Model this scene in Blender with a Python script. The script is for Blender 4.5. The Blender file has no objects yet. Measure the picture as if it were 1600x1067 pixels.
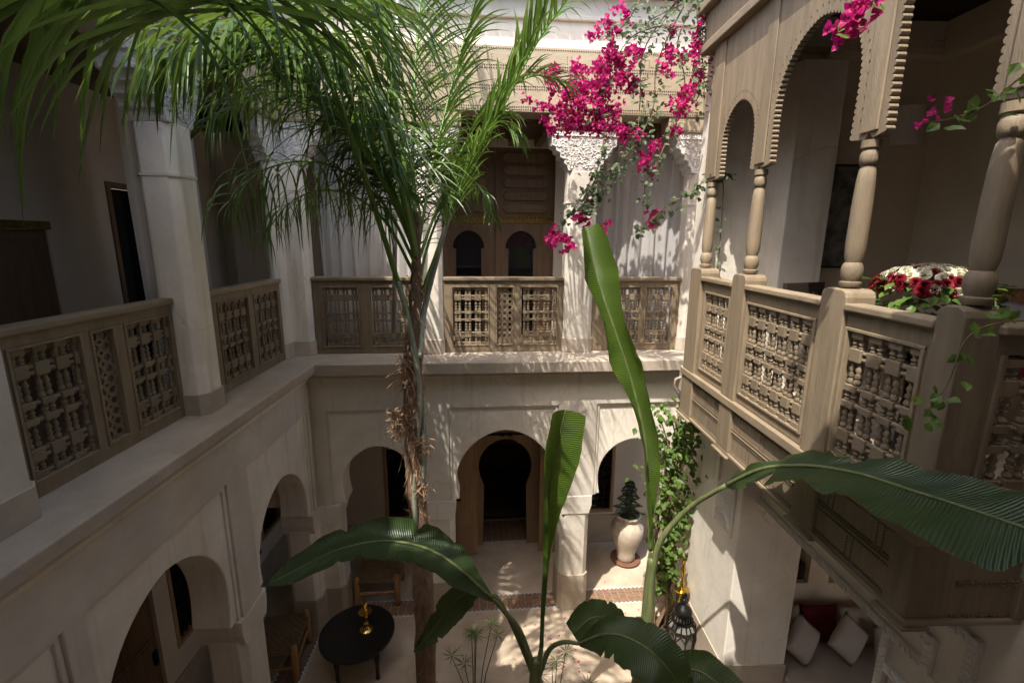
import bpy, bmesh, math, random
from mathutils import Vector, Matrix
random.seed(7)
R = math.radians
scn = bpy.context.scene
col = scn.collection

# ------------------------------------------------------------------ camera
F, PITCH, YAW, ROLL, EYE = 744.348, .211, .027, -.008, 5.0
_cp, _sp = math.cos(PITCH), math.sin(PITCH)
_fw = Vector((math.sin(YAW) * _cp, math.cos(YAW) * _cp, -_sp))
_r = Vector((math.cos(YAW), -math.sin(YAW), 0)); _d = _fw.cross(_r)
RIGHT = _r * math.cos(ROLL) + _d * math.sin(ROLL); DOWN = -_r * math.sin(ROLL) + _d * math.cos(ROLL)
cd = bpy.data.cameras.new('camera'); cam = bpy.data.objects.new('camera', cd); col.objects.link(cam)
cd.lens = F * 36 / 1600; cd.sensor_width = 36; cd.sensor_fit = 'HORIZONTAL'; cd.clip_start = .02; cd.clip_end = 500
cam.matrix_world = Matrix(((RIGHT.x, -DOWN.x, -_fw.x, 0), (RIGHT.y, -DOWN.y, -_fw.y, 0), (RIGHT.z, -DOWN.z, -_fw.z, EYE), (0, 0, 0, 1)))
scn.camera = cam
def pt(u, v, Y):
    q = RIGHT * ((u - 800) / F) + DOWN * ((v - 533.5) / F) + _fw
    return Vector((0, 0, EYE)) + q * (Y / q.y)
# ------------------------------------------------------------------ light
LIGHT = Vector((.306, .47, -1)).normalized()
w = bpy.data.worlds.new('World'); scn.world = w; w.use_nodes = True
nt = w.node_tree; bg = nt.nodes['Background']; sky = nt.nodes.new('ShaderNodeTexSky'); sky.sky_type = 'NISHITA'; sky.sun_disc = False; sky.dust_density = 4; sky.ozone_density = .6
sky.sun_elevation = math.asin(-LIGHT.z); sky.sun_rotation = math.atan2(-LIGHT.x, -LIGHT.y); bg.inputs[1].default_value = .15
nt.links.new(sky.outputs[0], bg.inputs[0])
sl = bpy.data.lights.new('sun', 'SUN'); sl.energy = 2.45; sl.angle = R(.53); sl.color = (1, .94, .85)
so = bpy.data.objects.new('sun', sl); col.objects.link(so); so.rotation_euler = LIGHT.to_track_quat('-Z', 'Y').to_euler(); so.location = (0, 0, 20)
scn.view_settings.view_transform = 'Standard'; scn.view_settings.look = 'None'; scn.view_settings.gamma = 1
scn.view_settings.exposure = 1.62
scn.cycles.max_bounces = 10; scn.cycles.diffuse_bounces = 6

# ------------------------------------------------------------------ materials
def mat(name, c, rough=.7, var=.12, scale=3., bump=.0, bscale=40., crack=0., spec=.35, metal=0., c2=None, streak=0., trans=0., grain=None):
    m = bpy.data.materials.new(name); m.use_nodes = True; t = m.node_tree; N = t.nodes; L = t.links
    b = N['Principled BSDF']; b.inputs['Roughness'].default_value = rough; b.inputs['Metallic'].default_value = metal
    b.inputs['Specular IOR Level'].default_value = spec
    tc = N.new('ShaderNodeTexCoord'); oc = tc.outputs['Object']
    if grain:
        mp = N.new('ShaderNodeMapping'); mp.inputs['Scale'].default_value = grain; L.new(oc, mp.inputs[0]); oc = mp.outputs[0]
    n = N.new('ShaderNodeTexNoise'); n.inputs['Scale'].default_value = scale; n.inputs['Detail'].default_value = 8; n.inputs['Roughness'].default_value = .62
    L.new(oc, n.inputs['Vector'])
    r = N.new('ShaderNodeMapRange'); r.inputs[1].default_value = .3; r.inputs[2].default_value = .7; L.new(n.outputs[0], r.inputs[0])
    mx = N.new('ShaderNodeMix'); mx.data_type = 'RGBA'; L.new(r.outputs[0], mx.inputs[0])
    k1, k2 = 1 - var, 1 + var
    mx.inputs[6].default_value = (c[0] * k1, c[1] * k1, c[2] * k1, 1)
    e = c2 or [x * k2 for x in c]; mx.inputs[7].default_value = (e[0], e[1], e[2], 1)
    out = mx.outputs[2]
    oi = N.new('ShaderNodeObjectInfo'); rv = N.new('ShaderNodeMapRange'); rv.inputs[3].default_value = .85; rv.inputs[4].default_value = 1.1; L.new(oi.outputs['Random'], rv.inputs[0])
    hv = N.new('ShaderNodeHueSaturation'); L.new(rv.outputs[0], hv.inputs['Value']); L.new(out, hv.inputs['Color']); out = hv.outputs[0]
    if streak:
        nb = N.new('ShaderNodeTexNoise'); nb.inputs['Scale'].default_value = .9; nb.inputs['Detail'].default_value = 9; nb.inputs['Roughness'].default_value = .7; L.new(tc.outputs['Object'], nb.inputs['Vector'])
        rb_ = N.new('ShaderNodeMapRange'); rb_.inputs[1].default_value = .48; rb_.inputs[2].default_value = .72; rb_.inputs[4].default_value = min(.4, streak * 1.2); L.new(nb.outputs[0], rb_.inputs[0])
        mb_ = N.new('ShaderNodeMix'); mb_.data_type = 'RGBA'; L.new(rb_.outputs[0], mb_.inputs[0]); L.new(out, mb_.inputs[6]); mb_.inputs[7].default_value = (c[0] * .8, c[1] * .72, c[2] * .6, 1); out = mb_.outputs[2]
        mp = N.new('ShaderNodeMapping'); mp.inputs['Scale'].default_value = (7, 7, .5); L.new(tc.outputs['Object'], mp.inputs[0])
        n2 = N.new('ShaderNodeTexNoise'); n2.inputs['Scale'].default_value = 1.6; n2.inputs['Detail'].default_value = 5; L.new(mp.outputs[0], n2.inputs['Vector'])
        r2 = N.new('ShaderNodeMapRange'); r2.inputs[1].default_value = .55; r2.inputs[2].default_value = .75; r2.inputs[4].default_value = streak; L.new(n2.outputs[0], r2.inputs[0])
        m2 = N.new('ShaderNodeMix'); m2.data_type = 'RGBA'; L.new(r2.outputs[0], m2.inputs[0]); L.new(out, m2.inputs[6])
        m2.inputs[7].default_value = (c[0] * .55, c[1] * .48, c[2] * .4, 1); out = m2.outputs[2]
    if crack:
        wn = N.new('ShaderNodeTexNoise'); wn.inputs['Scale'].default_value = 2.2; wn.inputs['Detail'].default_value = 4; L.new(tc.outputs['Object'], wn.inputs['Vector'])
        wm = N.new('ShaderNodeVectorMath'); wm.operation = 'MULTIPLY_ADD'; wm.inputs[1].default_value = (.5, .5, .5); L.new(wn.outputs['Color'], wm.inputs[0]); L.new(tc.outputs['Object'], wm.inputs[2])
        vo = N.new('ShaderNodeTexVoronoi'); vo.feature = 'DISTANCE_TO_EDGE'; vo.inputs['Scale'].default_value = .85; L.new(wm.outputs[0], vo.inputs['Vector'])
        vr = N.new('ShaderNodeMapRange'); vr.inputs[1].default_value = .0; vr.inputs[2].default_value = .006; vr.inputs[3].default_value = crack; vr.inputs[4].default_value = 0; L.new(vo.outputs['Distance'], vr.inputs[0])
        gm = N.new('ShaderNodeMapRange'); gm.inputs[1].default_value = .5; gm.inputs[2].default_value = .6; L.new(n.outputs[0], gm.inputs[0]); mu = N.new('ShaderNodeMath'); mu.operation = 'MULTIPLY'; L.new(vr.outputs[0], mu.inputs[0]); L.new(gm.outputs[0], mu.inputs[1])
        cm = N.new('ShaderNodeMix'); cm.data_type = 'RGBA'; L.new(mu.outputs[0], cm.inputs[0]); L.new(out, cm.inputs[6]); cm.inputs[7].default_value = (c[0] * .4, c[1] * .36, c[2] * .3, 1); out = cm.outputs[2]
    L.new(out, b.inputs['Base Color'])
    if bump:
        n3 = N.new('ShaderNodeTexNoise'); n3.inputs['Scale'].default_value = bscale; n3.inputs['Detail'].default_value = 6; L.new(oc, n3.inputs['Vector'])
        bp = N.new('ShaderNodeBump'); bp.inputs['Strength'].default_value = bump; bp.inputs['Distance'].default_value = .02; L.new(n3.outputs[0], bp.inputs['Height']); L.new(bp.outputs[0], b.inputs['Normal'])
    if trans:
        tr = N.new('ShaderNodeBsdfTranslucent'); hs = N.new('ShaderNodeHueSaturation'); hs.inputs['Value'].default_value = 1.6; hs.inputs['Hue'].default_value = .485
        L.new(out, hs.inputs['Color']); L.new(hs.outputs[0], tr.inputs[0])
        ms = N.new('ShaderNodeMixShader'); ms.inputs[0].default_value = trans; L.new(b.outputs[0], ms.inputs[1]); L.new(tr.outputs[0], ms.inputs[2]); L.new(ms.outputs[0], N['Material Output'].inputs[0])
    return m
M = {}
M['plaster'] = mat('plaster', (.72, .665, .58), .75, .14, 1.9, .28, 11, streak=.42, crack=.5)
M['plaster2'] = mat('carved plaster', (.70, .67, .63), .8, .12, 6, .9, 55)
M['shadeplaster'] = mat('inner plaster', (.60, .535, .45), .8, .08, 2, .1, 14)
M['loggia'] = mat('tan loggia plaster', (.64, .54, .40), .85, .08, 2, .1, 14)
M['ledge'] = mat('limewashed stone', (.49, .42, .34), .6, .15, 3.5, .15, 30, streak=.12)
M['dado'] = mat('dado stone', (.42, .35, .27), .6, .12, 4, .1, 30)
M['floor'] = mat('polished cement', (.42, .325, .23), .5, .2, 2.2, .06, 10, c2=(.55, .45, .345))
M['terracotta'] = mat('terracotta tile', (.27, .17, .11), .5, .3, 18, .2, 40)
M['zig'] = mat('white zellige', (.6, .6, .57), .35, .15, 20)
M['wood'] = mat('painted cedar', (.225, .174, .114), .62, .2, 3, .25, 30, grain=(6, 6, .8))
M['woodh'] = mat('painted cedar rail', (.245, .192, .128), .6, .2, 3, .2, 30, streak=.1)
M['frieze'] = mat('frieze cedar', (.37, .305, .21), .65, .12, 3, .2, 30)
M['bead'] = mat('dark bead trim', (.12, .085, .055), .7, .2, 10)
M['door'] = mat('brown cedar', (.17, .105, .062), .55, .25, 3, .25, 25, grain=(9, 9, .8))
M['doorlight'] = mat('honey cedar', (.34, .22, .12), .55, .2, 3, .2, 25, grain=(9, 9, .8))
M['dark'] = mat('dark timber', (.03, .02, .015), .6, .2, 5)
M['glass'] = mat('dark window glass', (.012, .012, .014), .08, .1, 2, spec=.5)
M['iron'] = mat('black iron', (.015, .014, .013), .45, .2, 20, metal=.6)
M['brass'] = mat('brass', (.62, .43, .12), .22, .2, 12, metal=1.)
M['brassdull'] = mat('old brass band', (.22, .15, .05), .4, .35, 25, metal=.8)
M['black'] = mat('black lacquer', (.012, .011, .011), .3, .2, 6)
M['chair'] = mat('varnished poplar', (.36, .19, .07), .5, .2, 4, .15, 30, grain=(8, 8, 1))
M['rush'] = mat('woven rush', (.17, .105, .05), .8, .3, 30, .8, 90)
M['curtain'] = mat('white voile curtain', (.5, .48, .46), .9, .06, 4, trans=.18)
M['cushion'] = mat('ivory linen', (.45, .40, .35), .9, .06, 8, .2, 120)
M['redcloth'] = mat('crimson cloth', (.11, .008, .014), .9, .15, 8, .2, 100)
M['stripe'] = mat('striped wool', (.3, .12, .05), .9, .5, 14, .2, 100, grain=(6, .4, .4))
M['urn'] = mat('aged clay', (.5, .42, .33), .75, .22, 5, .35, 35, streak=.2)
M['clay'] = mat('terracotta dish', (.2, .09, .055), .7, .15, 8)
M['soil'] = mat('soil', (.06, .04, .028), .95, .4, 30, 1, 60)
M['trunk'] = mat('palm trunk', (.27, .18, .115), .9, .35, 9, 1, 35, grain=(3, 3, 1))
M['fibre'] = mat('palm fibre', (.30, .19, .115), .9, .3, 20)
M['sheath'] = mat('grey green sheath', (.25, .28, .2), .55, .25, 5, .15, 30, c2=(.33, .34, .27), grain=(8, 8, .5))
M['frond'] = mat('palm leaflet', (.055, .125, .018), .38, .35, 2.5, spec=.5, c2=(.11, .19, .03), trans=.32)
M['rachis'] = mat('palm rachis', (.12, .22, .035), .45, .2, 6)
M['vineleaf'] = mat('vine leaf', (.06, .13, .022), .45, .3, 5, c2=(.15, .235, .045), trans=.32)
M['darkleaf'] = mat('dusty bougainvillea leaf', (.055, .09, .035), .5, .25, 5, c2=(.12, .16, .075), trans=.2)
M['twig'] = mat('woody stem', (.16, .105, .065), .9, .25, 12, .5, 40)
M['bract'] = mat('magenta bract', (.36, .002, .08), .6, .35, 38, c2=(.66, .03, .22), trans=.35)
M['rosered'] = mat('red rose', (.19, .004, .014), .6, .25, 20)
M['rosewhite'] = mat('cream rose', (.62, .6, .45), .6, .1, 20)
M['cypleaf'] = mat('papyrus green', (.075, .13, .03), .5, .2, 10, trans=.2)
M['pine'] = mat('pine needle', (.035, .08, .022), .6, .25, 10)
M['pole'] = mat('grey metal', (.33, .34, .33), .4, .1, 6, metal=.4)
M['lanternglass'] = mat('frosted lantern glass', (.24, .225, .2), .3, .1, 12, trans=.3)
M['picture'] = mat('photo print', (.05, .05, .05), .4, .8, 6, c2=(.34, .32, .3))
M['rug'] = mat('brown rug', (.2, .135, .105), .95, .2, 9, .4, 90)
M['paper'] = mat('book paper', (.5, .47, .42), .8, .1, 10)
M['roof'] = mat('green roof tile', (.05, .12, .07), .35, .3, 8)
def leafmat(name, c, c2):
    m = bpy.data.materials.new(name); m.use_nodes = True; t = m.node_tree; N = t.nodes; L = t.links; b = N['Principled BSDF']
    b.inputs['Roughness'].default_value = .36; b.inputs['Specular IOR Level'].default_value = .5
    uv = N.new('ShaderNodeTexCoord'); mp = N.new('ShaderNodeMapping'); mp.inputs['Scale'].default_value = (.6, 1, 1); L.new(uv.outputs['UV'], mp.inputs[0])
    wv = N.new('ShaderNodeTexWave'); wv.wave_type = 'BANDS'; wv.bands_direction = 'Y'; wv.inputs['Scale'].default_value = 17; wv.inputs['Distortion'].default_value = 1.2; wv.inputs['Detail'].default_value = 2; wv.inputs['Detail Scale'].default_value = 1
    L.new(mp.outputs[0], wv.inputs[0])
    no = N.new('ShaderNodeTexNoise'); no.inputs['Scale'].default_value = 5; no.inputs['Detail'].default_value = 6; L.new(uv.outputs['Object'], no.inputs[0])
    md = N.new('ShaderNodeMath'); md.operation = 'MULTIPLY_ADD'; md.inputs[1].default_value = .35; L.new(wv.outputs[1], md.inputs[0])
    m3 = N.new('ShaderNodeMath'); m3.operation = 'MULTIPLY'; m3.inputs[1].default_value = .7; L.new(no.outputs[0], m3.inputs[0]); L.new(m3.outputs[0], md.inputs[2])
    mx = N.new('ShaderNodeMix'); mx.data_type = 'RGBA'; L.new(md.outputs[0], mx.inputs[0]); mx.inputs[6].default_value = (*c, 1); mx.inputs[7].default_value = (*c2, 1)
    sx = N.new('ShaderNodeSeparateXYZ'); L.new(uv.outputs['UV'], sx.inputs[0])
    ab = N.new('ShaderNodeMath'); ab.operation = 'SUBTRACT'; ab.inputs[1].default_value = .5; L.new(sx.outputs[0], ab.inputs[0])
    a2 = N.new('ShaderNodeMath'); a2.operation = 'ABSOLUTE'; L.new(ab.outputs[0], a2.inputs[0])
    n2 = N.new('ShaderNodeTexNoise'); n2.inputs['Scale'].default_value = 11; n2.inputs['Detail'].default_value = 5; L.new(uv.outputs['Object'], n2.inputs[0])
    a3 = N.new('ShaderNodeMath'); a3.operation = 'MULTIPLY_ADD'; a3.inputs[1].default_value = .22; L.new(n2.outputs[0], a3.inputs[0]); L.new(a2.outputs[0], a3.inputs[2])
    er = N.new('ShaderNodeMapRange'); er.inputs[1].default_value = .595; er.inputs[2].default_value = .64; L.new(a3.outputs[0], er.inputs[0])
    em = N.new('ShaderNodeMix'); em.data_type = 'RGBA'; L.new(er.outputs[0], em.inputs[0]); L.new(mx.outputs[2], em.inputs[6]); em.inputs[7].default_value = (.16, .11, .035, 1)
    mx = em
    L.new(mx.outputs[2], b.inputs['Base Color'])
    bp = N.new('ShaderNodeBump'); bp.inputs['Strength'].default_value = .5; bp.inputs['Distance'].default_value = .012; L.new(wv.outputs[1], bp.inputs['Height']); L.new(bp.outputs[0], b.inputs['Normal'])
    tr = N.new('ShaderNodeBsdfTranslucent'); hs = N.new('ShaderNodeHueSaturation'); hs.inputs['Value'].default_value = 1.9; hs.inputs['Hue'].default_value = .48; L.new(mx.outputs[2], hs.inputs['Color']); L.new(hs.outputs[0], tr.inputs[0])
    ms = N.new('ShaderNodeMixShader'); ms.inputs[0].default_value = .38; L.new(b.outputs[0], ms.inputs[1]); L.new(tr.outputs[0], ms.inputs[2]); L.new(ms.outputs[0], N['Material Output'].inputs[0])
    return m
M['banana'] = leafmat('banana leaf', (.036, .082, .012), (.105, .175, .026))
M['banana_shaded'] = leafmat('shaded banana leaf', (.018, .046, .014), (.058, .095, .028))  # darker copy of the banana leaf, with the courtyard shade put into its colour
M['tile'] = mat('brown gallery tile', (.13, .085, .06), .5, .25, 12, .1, 30)
M['bananastem'] = mat('banana stem', (.10, .15, .045), .45, .3, 5, .1, 30, c2=(.19, .2, .09), grain=(6, 6, .7))

# ------------------------------------------------------------------ helpers
def tag(o, label=None, cat=None, group=None, kind=None):
    if label: o['label'] = label
    if cat: o['category'] = cat
    if group: o['group'] = group
    if kind: o['kind'] = kind
    return o
def empty(name, loc=(0, 0, 0), rz=0, label=None, cat=None, group=None, parent=None):
    o = bpy.data.objects.new(name, None); col.objects.link(o); o.location = loc; o.rotation_euler = (0, 0, rz); o.empty_display_size = .1
    if parent: o.parent = parent
    return tag(o, label, cat, group)
class MB:
    def __init__(s): s.v = []; s.f = []; s.uv = None
    def add(s, vs, fs):
        k = len(s.v); s.v += [tuple(p) for p in vs]; s.f += [tuple(i + k for i in f) for f in fs]; return s
    def box(s, x0, x1, y0, y1, z0, z1):
        return s.add([(x0, y0, z0), (x1, y0, z0), (x1, y1, z0), (x0, y1, z0), (x0, y0, z1), (x1, y0, z1), (x1, y1, z1), (x0, y1, z1)],
                     [(0, 3, 2, 1), (4, 5, 6, 7), (0, 1, 5, 4), (1, 2, 6, 5), (2, 3, 7, 6), (3, 0, 4, 7)])
    def prism(s, poly, y0, y1):                       # poly in (x, z), clockwise or not
        n = len(poly); vs = [(p[0], y0, p[1]) for p in poly] + [(p[0], y1, p[1]) for p in poly]
        return s.add(vs, [tuple(range(n)), tuple(range(2 * n - 1, n - 1, -1))] + [(i, i + n, (i + 1) % n + n, (i + 1) % n) for i in range(n)])
    def vprism(s, poly, z0, z1, f=1.):                 # poly in (x, y), vertical
        n = len(poly); cx = sum(p[0] for p in poly) / n; cy = sum(p[1] for p in poly) / n
        vs = [(p[0], p[1], z0) for p in poly] + [(cx + (p[0] - cx) * f, cy + (p[1] - cy) * f, z1) for p in poly]
        return s.add(vs, [tuple(range(n)), tuple(range(2 * n - 1, n - 1, -1))] + [(i, i + n, (i + 1) % n + n, (i + 1) % n) for i in range(n)])
    def lathe(s, prof, seg=16, c=(0, 0, 0), axis='z', sx=1., sy=1.):
        vs = []; fs = []; n = len(prof)
        for r, h in prof:
            for k in range(seg):
                a = 2 * math.pi * k / seg; p = (r * math.cos(a) * sx, r * math.sin(a) * sy, h)
                if axis == 'x': p = (p[2], p[0], p[1])
                elif axis == 'y': p = (p[0], p[2], p[1])
                vs.append((p[0] + c[0], p[1] + c[1], p[2] + c[2]))
        for i in range(n - 1):
            for k in range(seg):
                k2 = (k + 1) % seg; fs.append((i * seg + k, i * seg + k2, (i + 1) * seg + k2, (i + 1) * seg + k))
        fs.append(tuple(range(seg))); fs.append(tuple(range((n - 1) * seg, n * seg)))
        return s.add(vs, fs)
    def tube(s, pts, rad, seg=8, cap=True):
        pts = [Vector(p) for p in pts]; n = len(pts)
        if not hasattr(rad, '__len__'): rad = [rad] * n
        vs = []; fs = []; a = Vector((0, 0, 1))
        for i, p in enumerate(pts):
            t = (pts[min(i + 1, n - 1)] - pts[max(i - 1, 0)]).normalized()
            if i == 0:
                a = t.orthogonal().normalized()
            a = (a - t * a.dot(t)); a = a.normalized() if a.length > 1e-6 else t.orthogonal().normalized(); b = t.cross(a)
            for k in range(seg):
                q = 2 * math.pi * k / seg; vs.append(p + (a * math.cos(q) + b * math.sin(q)) * rad[i])
        for i in range(n - 1):
            for k in range(seg):
                k2 = (k + 1) % seg; fs.append((i * seg + k, i * seg + k2, (i + 1) * seg + k2, (i + 1) * seg + k))
        if cap: fs.append(tuple(range(seg))[::-1]); fs.append(tuple(range((n - 1) * seg, n * seg)))
        return s.add(vs, fs)
    def mesh(s, name, m, smooth=False, fix=True):
        me = bpy.data.meshes.new(name); me.from_pydata(s.v, [], s.f)
        if s.uv:
            l = me.uv_layers.new(name='UVMap'); 
            for lp in me.loops: l.data[lp.index].uv = s.uv[lp.vertex_index]
        if fix:
            bm = bmesh.new(); bm.from_mesh(me); bmesh.ops.recalc_face_normals(bm, faces=bm.faces); bm.to_mesh(me); bm.free()
        if smooth: me.polygons.foreach_set('use_smooth', [True] * len(me.polygons))
        me.materials.append(M[m] if isinstance(m, str) else m); me.update()
        return me
    def build(s, name, m, parent=None, smooth=False, bevel=0., kind=None, fix=True, angle=None):
        o = bpy.data.objects.new(name, s.mesh(name, m, smooth, fix)); col.objects.link(o)
        if parent: o.parent = parent
        if bevel:
            b = o.modifiers.new('bevel', 'BEVEL'); b.width = bevel; b.segments = 2; b.limit_method = 'ANGLE'; b.angle_limit = R(40)
        if angle: o.data.set_sharp_from_angle(angle=R(angle))
        if kind: o['kind'] = kind
        return o
def inst(me, name, parent, loc, scale=(1, 1, 1), rot=(0, 0, 0)):
    o = bpy.data.objects.new(name, me); col.objects.link(o); o.parent = parent; o.location = loc; o.scale = scale; o.rotation_euler = rot; return o
def arch(c, w, ws, zs, za, n=12):
    """pointed horseshoe from the left spring over the apex to the right spring; w widest half width, ws half width at the spring"""
    e = .10 * w; r = w + e
    zc = za - math.sqrt(r * r - e * e)
    zc = max(zc, zs + .02)
    top = math.acos(e / r); s = (za - zc) / math.sqrt(r * r - e * e)
    P = [(c - ws, zs)]
    h = zc - zs
    for i in range(4):
        t = (i + 1) / 5; P.append((c - ws - (w - ws) * math.sin(t * math.pi / 2), zs + h * t))
    for i in range(n + 1):
        t = top * i / n; P.append((c + e - r * math.cos(t), zc + s * r * math.sin(t)))
    return P + [(2 * c - x, z) for x, z in P[-2::-1]]
def comb(u0, u1, z0, z1, openings):
    """wall outline standing on z0 with openings (lists of points left to right, starting and ending on z0)"""
    P = [(u0, z1), (u0, z0)]
    for o in openings: P += o
    return P + [(u1, z0), (u1, z1)]
def holes(mb, u0, u1, z0, z1, y0, y1, H):
    us = sorted({u0, u1, *[h[0] for h in H], *[h[1] for h in H]})
    for a, b in zip(us, us[1:]):
        if a < u0 or b > u1: continue
        z = z0
        for h in sorted([h for h in H if h[0] <= a and h[1] >= b], key=lambda h: h[2]):
            if h[2] > z: mb.box(a, b, y0, y1, z, h[2])
            z = h[3]
        if z < z1: mb.box(a, b, y0, y1, z, z1)
    return mb
def octo(u0, u1, y0, y1, c):
    return [(u0 + c, y0), (u1 - c, y0), (u1, y0 + c), (u1, y1 - c), (u1 - c, y1), (u0 + c, y1), (u0, y1 - c), (u0, y0 + c)]
def beads(mb, p, q, r=.008, step=.022):
    p = Vector(p); q = Vector(q); n = max(2, int((q - p).length / step))
    for i in range(n + 1):
        c = p.lerp(q, i / n)
        mb.add([c + Vector(d) * r for d in ((1, 0, 0), (-1, 0, 0), (0, 1, 0), (0, -1, 0), (0, 0, 1), (0, 0, -1))],
               [(0, 2, 4), (2, 1, 4), (1, 3, 4), (3, 0, 4), (2, 0, 5), (1, 2, 5), (3, 1, 5), (0, 3, 5)])

# lattice pieces, shared meshes in unit size
def _prof(pts, n=None): return pts
LONG = [(.55, 0), (.8, .02), (.8, .05), (.5, .07), (.45, .12), (.62, .22), (.9, .3), (.62, .42), (.5, .5), (.9, .52), (.9, .56), (.6, .58), (.9, .6), (.9, .64), (.6, .66), (.62, .72), (.92, .82), (1., .88), (.85, .95), (.55, .99), (.55, 1.)][::-1]
LONG = [(r, 1 - h) for r, h in LONG]; LONG.sort(key=lambda a: a[1])
SHORT = [(.6, 0), (.95, .08), (.95, .2), (.6, .26), (.75, .35), (1., .44), (1., .56), (.75, .65), (.6, .74), (.95, .8), (.95, .92), (.6, 1)]
LINK = [(.5, 0), (.9, .1), (.9, .22), (.55, .3), (.95, .42), (.95, .58), (.55, .7), (.9, .78), (.9, .9), (.5, 1)]
def block_mesh():
    mb = MB(); c = .07
    for z, k in ((0, 1), (1, 1)): pass
    mb.box(-.5, .5, -.5, .5, 0, 1); me = mb.mesh('lattice_block', 'wood')
    bm = bmesh.new(); bm.from_mesh(me); bmesh.ops.bevel(bm, geom=bm.edges[:], offset=c, segments=1, affect='EDGES'); bm.to_mesh(me); bm.free(); return me
ME_BLOCK = block_mesh()
ME_LONG = MB().lathe(LONG, 8).mesh('lattice_baluster', 'wood', True)
ME_SHORT = MB().lathe(SHORT, 8).mesh('lattice_spindle', 'wood', True)
ME_LINK = MB().lathe(LINK, 8, axis='x').mesh('lattice_link', 'wood', True)
ROWS = [('h', 0, .05), ('s', .05, .125), ('b', .125, .23), ('l', .23, .41), ('w', .41, .462), ('s', .462, .54), ('w', .54, .592), ('l', .592, .77), ('b', .77, .875), ('s', .875, .95), ('h', .95, 1)]
def lattice(parent, u0, u1, z0, z1, ncol, yc=0., joined=False, phase=.5):
    """turned lattice: columns of blocks joined by paired spindles and short links"""
    p = (u1 - u0) / ncol; H = z1 - z0; bw = .67 * p; th = min(.05, bw * .55)
    J = []
    def put(me, name, loc, sc):
        if joined: J.append((me, loc, sc))
        else: inst(me, name, parent, loc, sc)
    k = 0; c = u0 + (phase - 1) * p; cs = []
    while c < u1 + .5 * p - 1e-6:
        a, b = max(u0, c - bw / 2), min(u1, c + bw / 2)
        if b - a > .12 * bw: cs.append((c, a, b))
        c += p
    for c, a, b in cs:
        for t, f0, f1 in ROWS:
            zb = z1 - f1 * H; h = (f1 - f0) * H
            if t in 'hbw': put(ME_BLOCK, 'block', ((a + b) / 2, yc, zb), (b - a, th, h))
            else:
                r = bw * .235
                for d in (-.27, .27):
                    x = c + d * bw
                    if a + r * .1 < x < b - r * .1: put(ME_LONG if t == 'l' else ME_SHORT, 'baluster' if t == 'l' else 'spindle', (x, yc, zb), (r, r, h))
    for (c, a, b), (c2, a2, b2) in zip(cs, cs[1:]):
        for t, f0, f1 in ROWS:
            if t not in 'hbw': continue
            zb = z1 - f1 * H; h = (f1 - f0) * H
            zz = (zb + h * .27, zb + h * .73) if t == 'b' else (zb + h * .5,)
            r = min(h * (.22 if t == 'b' else .42), .022)
            for z in zz: put(ME_LINK, 'link', (b, yc, z), (a2 - b, r, r))
    if joined:
        mb = MB()
        for me, l, s in J: mb.add([(v.co.x * s[0] + l[0], v.co.y * s[1] + l[1], v.co.z * s[2] + l[2]) for v in me.vertices], [tuple(q.vertices) for q in me.polygons])
        o = mb.build('lattice', 'wood', parent, smooth=False, kind='stuff')
def stars(u0, u1, z0, z1, nx, nz, y0, y1):
    mb = MB(); w = (u1 - u0) / nx; h = (z1 - z0) / nz
    for i in range(nx):
        for j in range(nz):
            cx = u0 + w * (i + .5); cz = z0 + h * (j + .5); n = 16; A = []; B = []
            for k in range(n):
                a = 2 * math.pi * (k + .5) / n; s = max(abs(math.cos(a)), abs(math.sin(a)))
                A.append((cx + w / 2 * math.cos(a) / s, cz + h / 2 * math.sin(a) / s))
                rr = (.40 if k % 2 else .25); B.append((cx + w * rr * math.cos(a), cz + h * rr * math.sin(a)))
            vs = [(x, y, z) for y in (y0, y1) for x, z in A + B]; fs = []
            for k in range(n):
                k2 = (k + 1) % n
                fs += [(k, k2, n + k2, n + k), (2 * n + k, 3 * n + k, 3 * n + k2, 2 * n + k2), (n + k, n + k2, 3 * n + k2, 3 * n + k)]
            mb.add(vs, fs)
    return mb
def balustrade(root_loc, rz, u0, u1, secs, label, joined=False, zb=3.595, zt=4.543):
    """secs: list of (kind, a, b, ncol)"""
    t = empty('balustrade', root_loc, rz, label, 'balustrade', 'lattice balustrades along the galleries')
    za, zc = 3.675, 4.43
    f = MB(); f.box(u0, u1, -.035, .035, zb, za); f.box(u0, u1, -.035, .035, zc, zt - .05)
    x = u0
    for k, a, b, n in secs: f.box(x, a, -.034, .034, za, zc); x = b
    f.box(x, u1, -.034, .034, za, zc); f.build('frame', 'wood', t, bevel=.004)
    MB().box(u0 - .005, u1 + .005, -.06, .06, zt - .05, zt).build('rail', 'woodh', t, bevel=.012)
    for k, a, b, n in secs:
        m = MB(); e = .016
        m.box(a, a + e, -.044, .02, za + e, zc - e); m.box(b - e, b, -.044, .02, za + e, zc - e); m.box(a, b, -.044, .02, zc - e, zc); m.box(a, b, -.044, .02, za, za + e)
        p = m.build('star_panel' if k == 's' else 'lattice_panel', 'wood', t, bevel=.003)
        if k == 's':
            stars(a + e, b - e, za + e, zc - e, n, 10, -.008, .008).build('pierced_board', 'wood', p, fix=False)
        else: lattice(p, a + e, b - e, za + e, zc - e, n, 0, joined)
    return t

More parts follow.
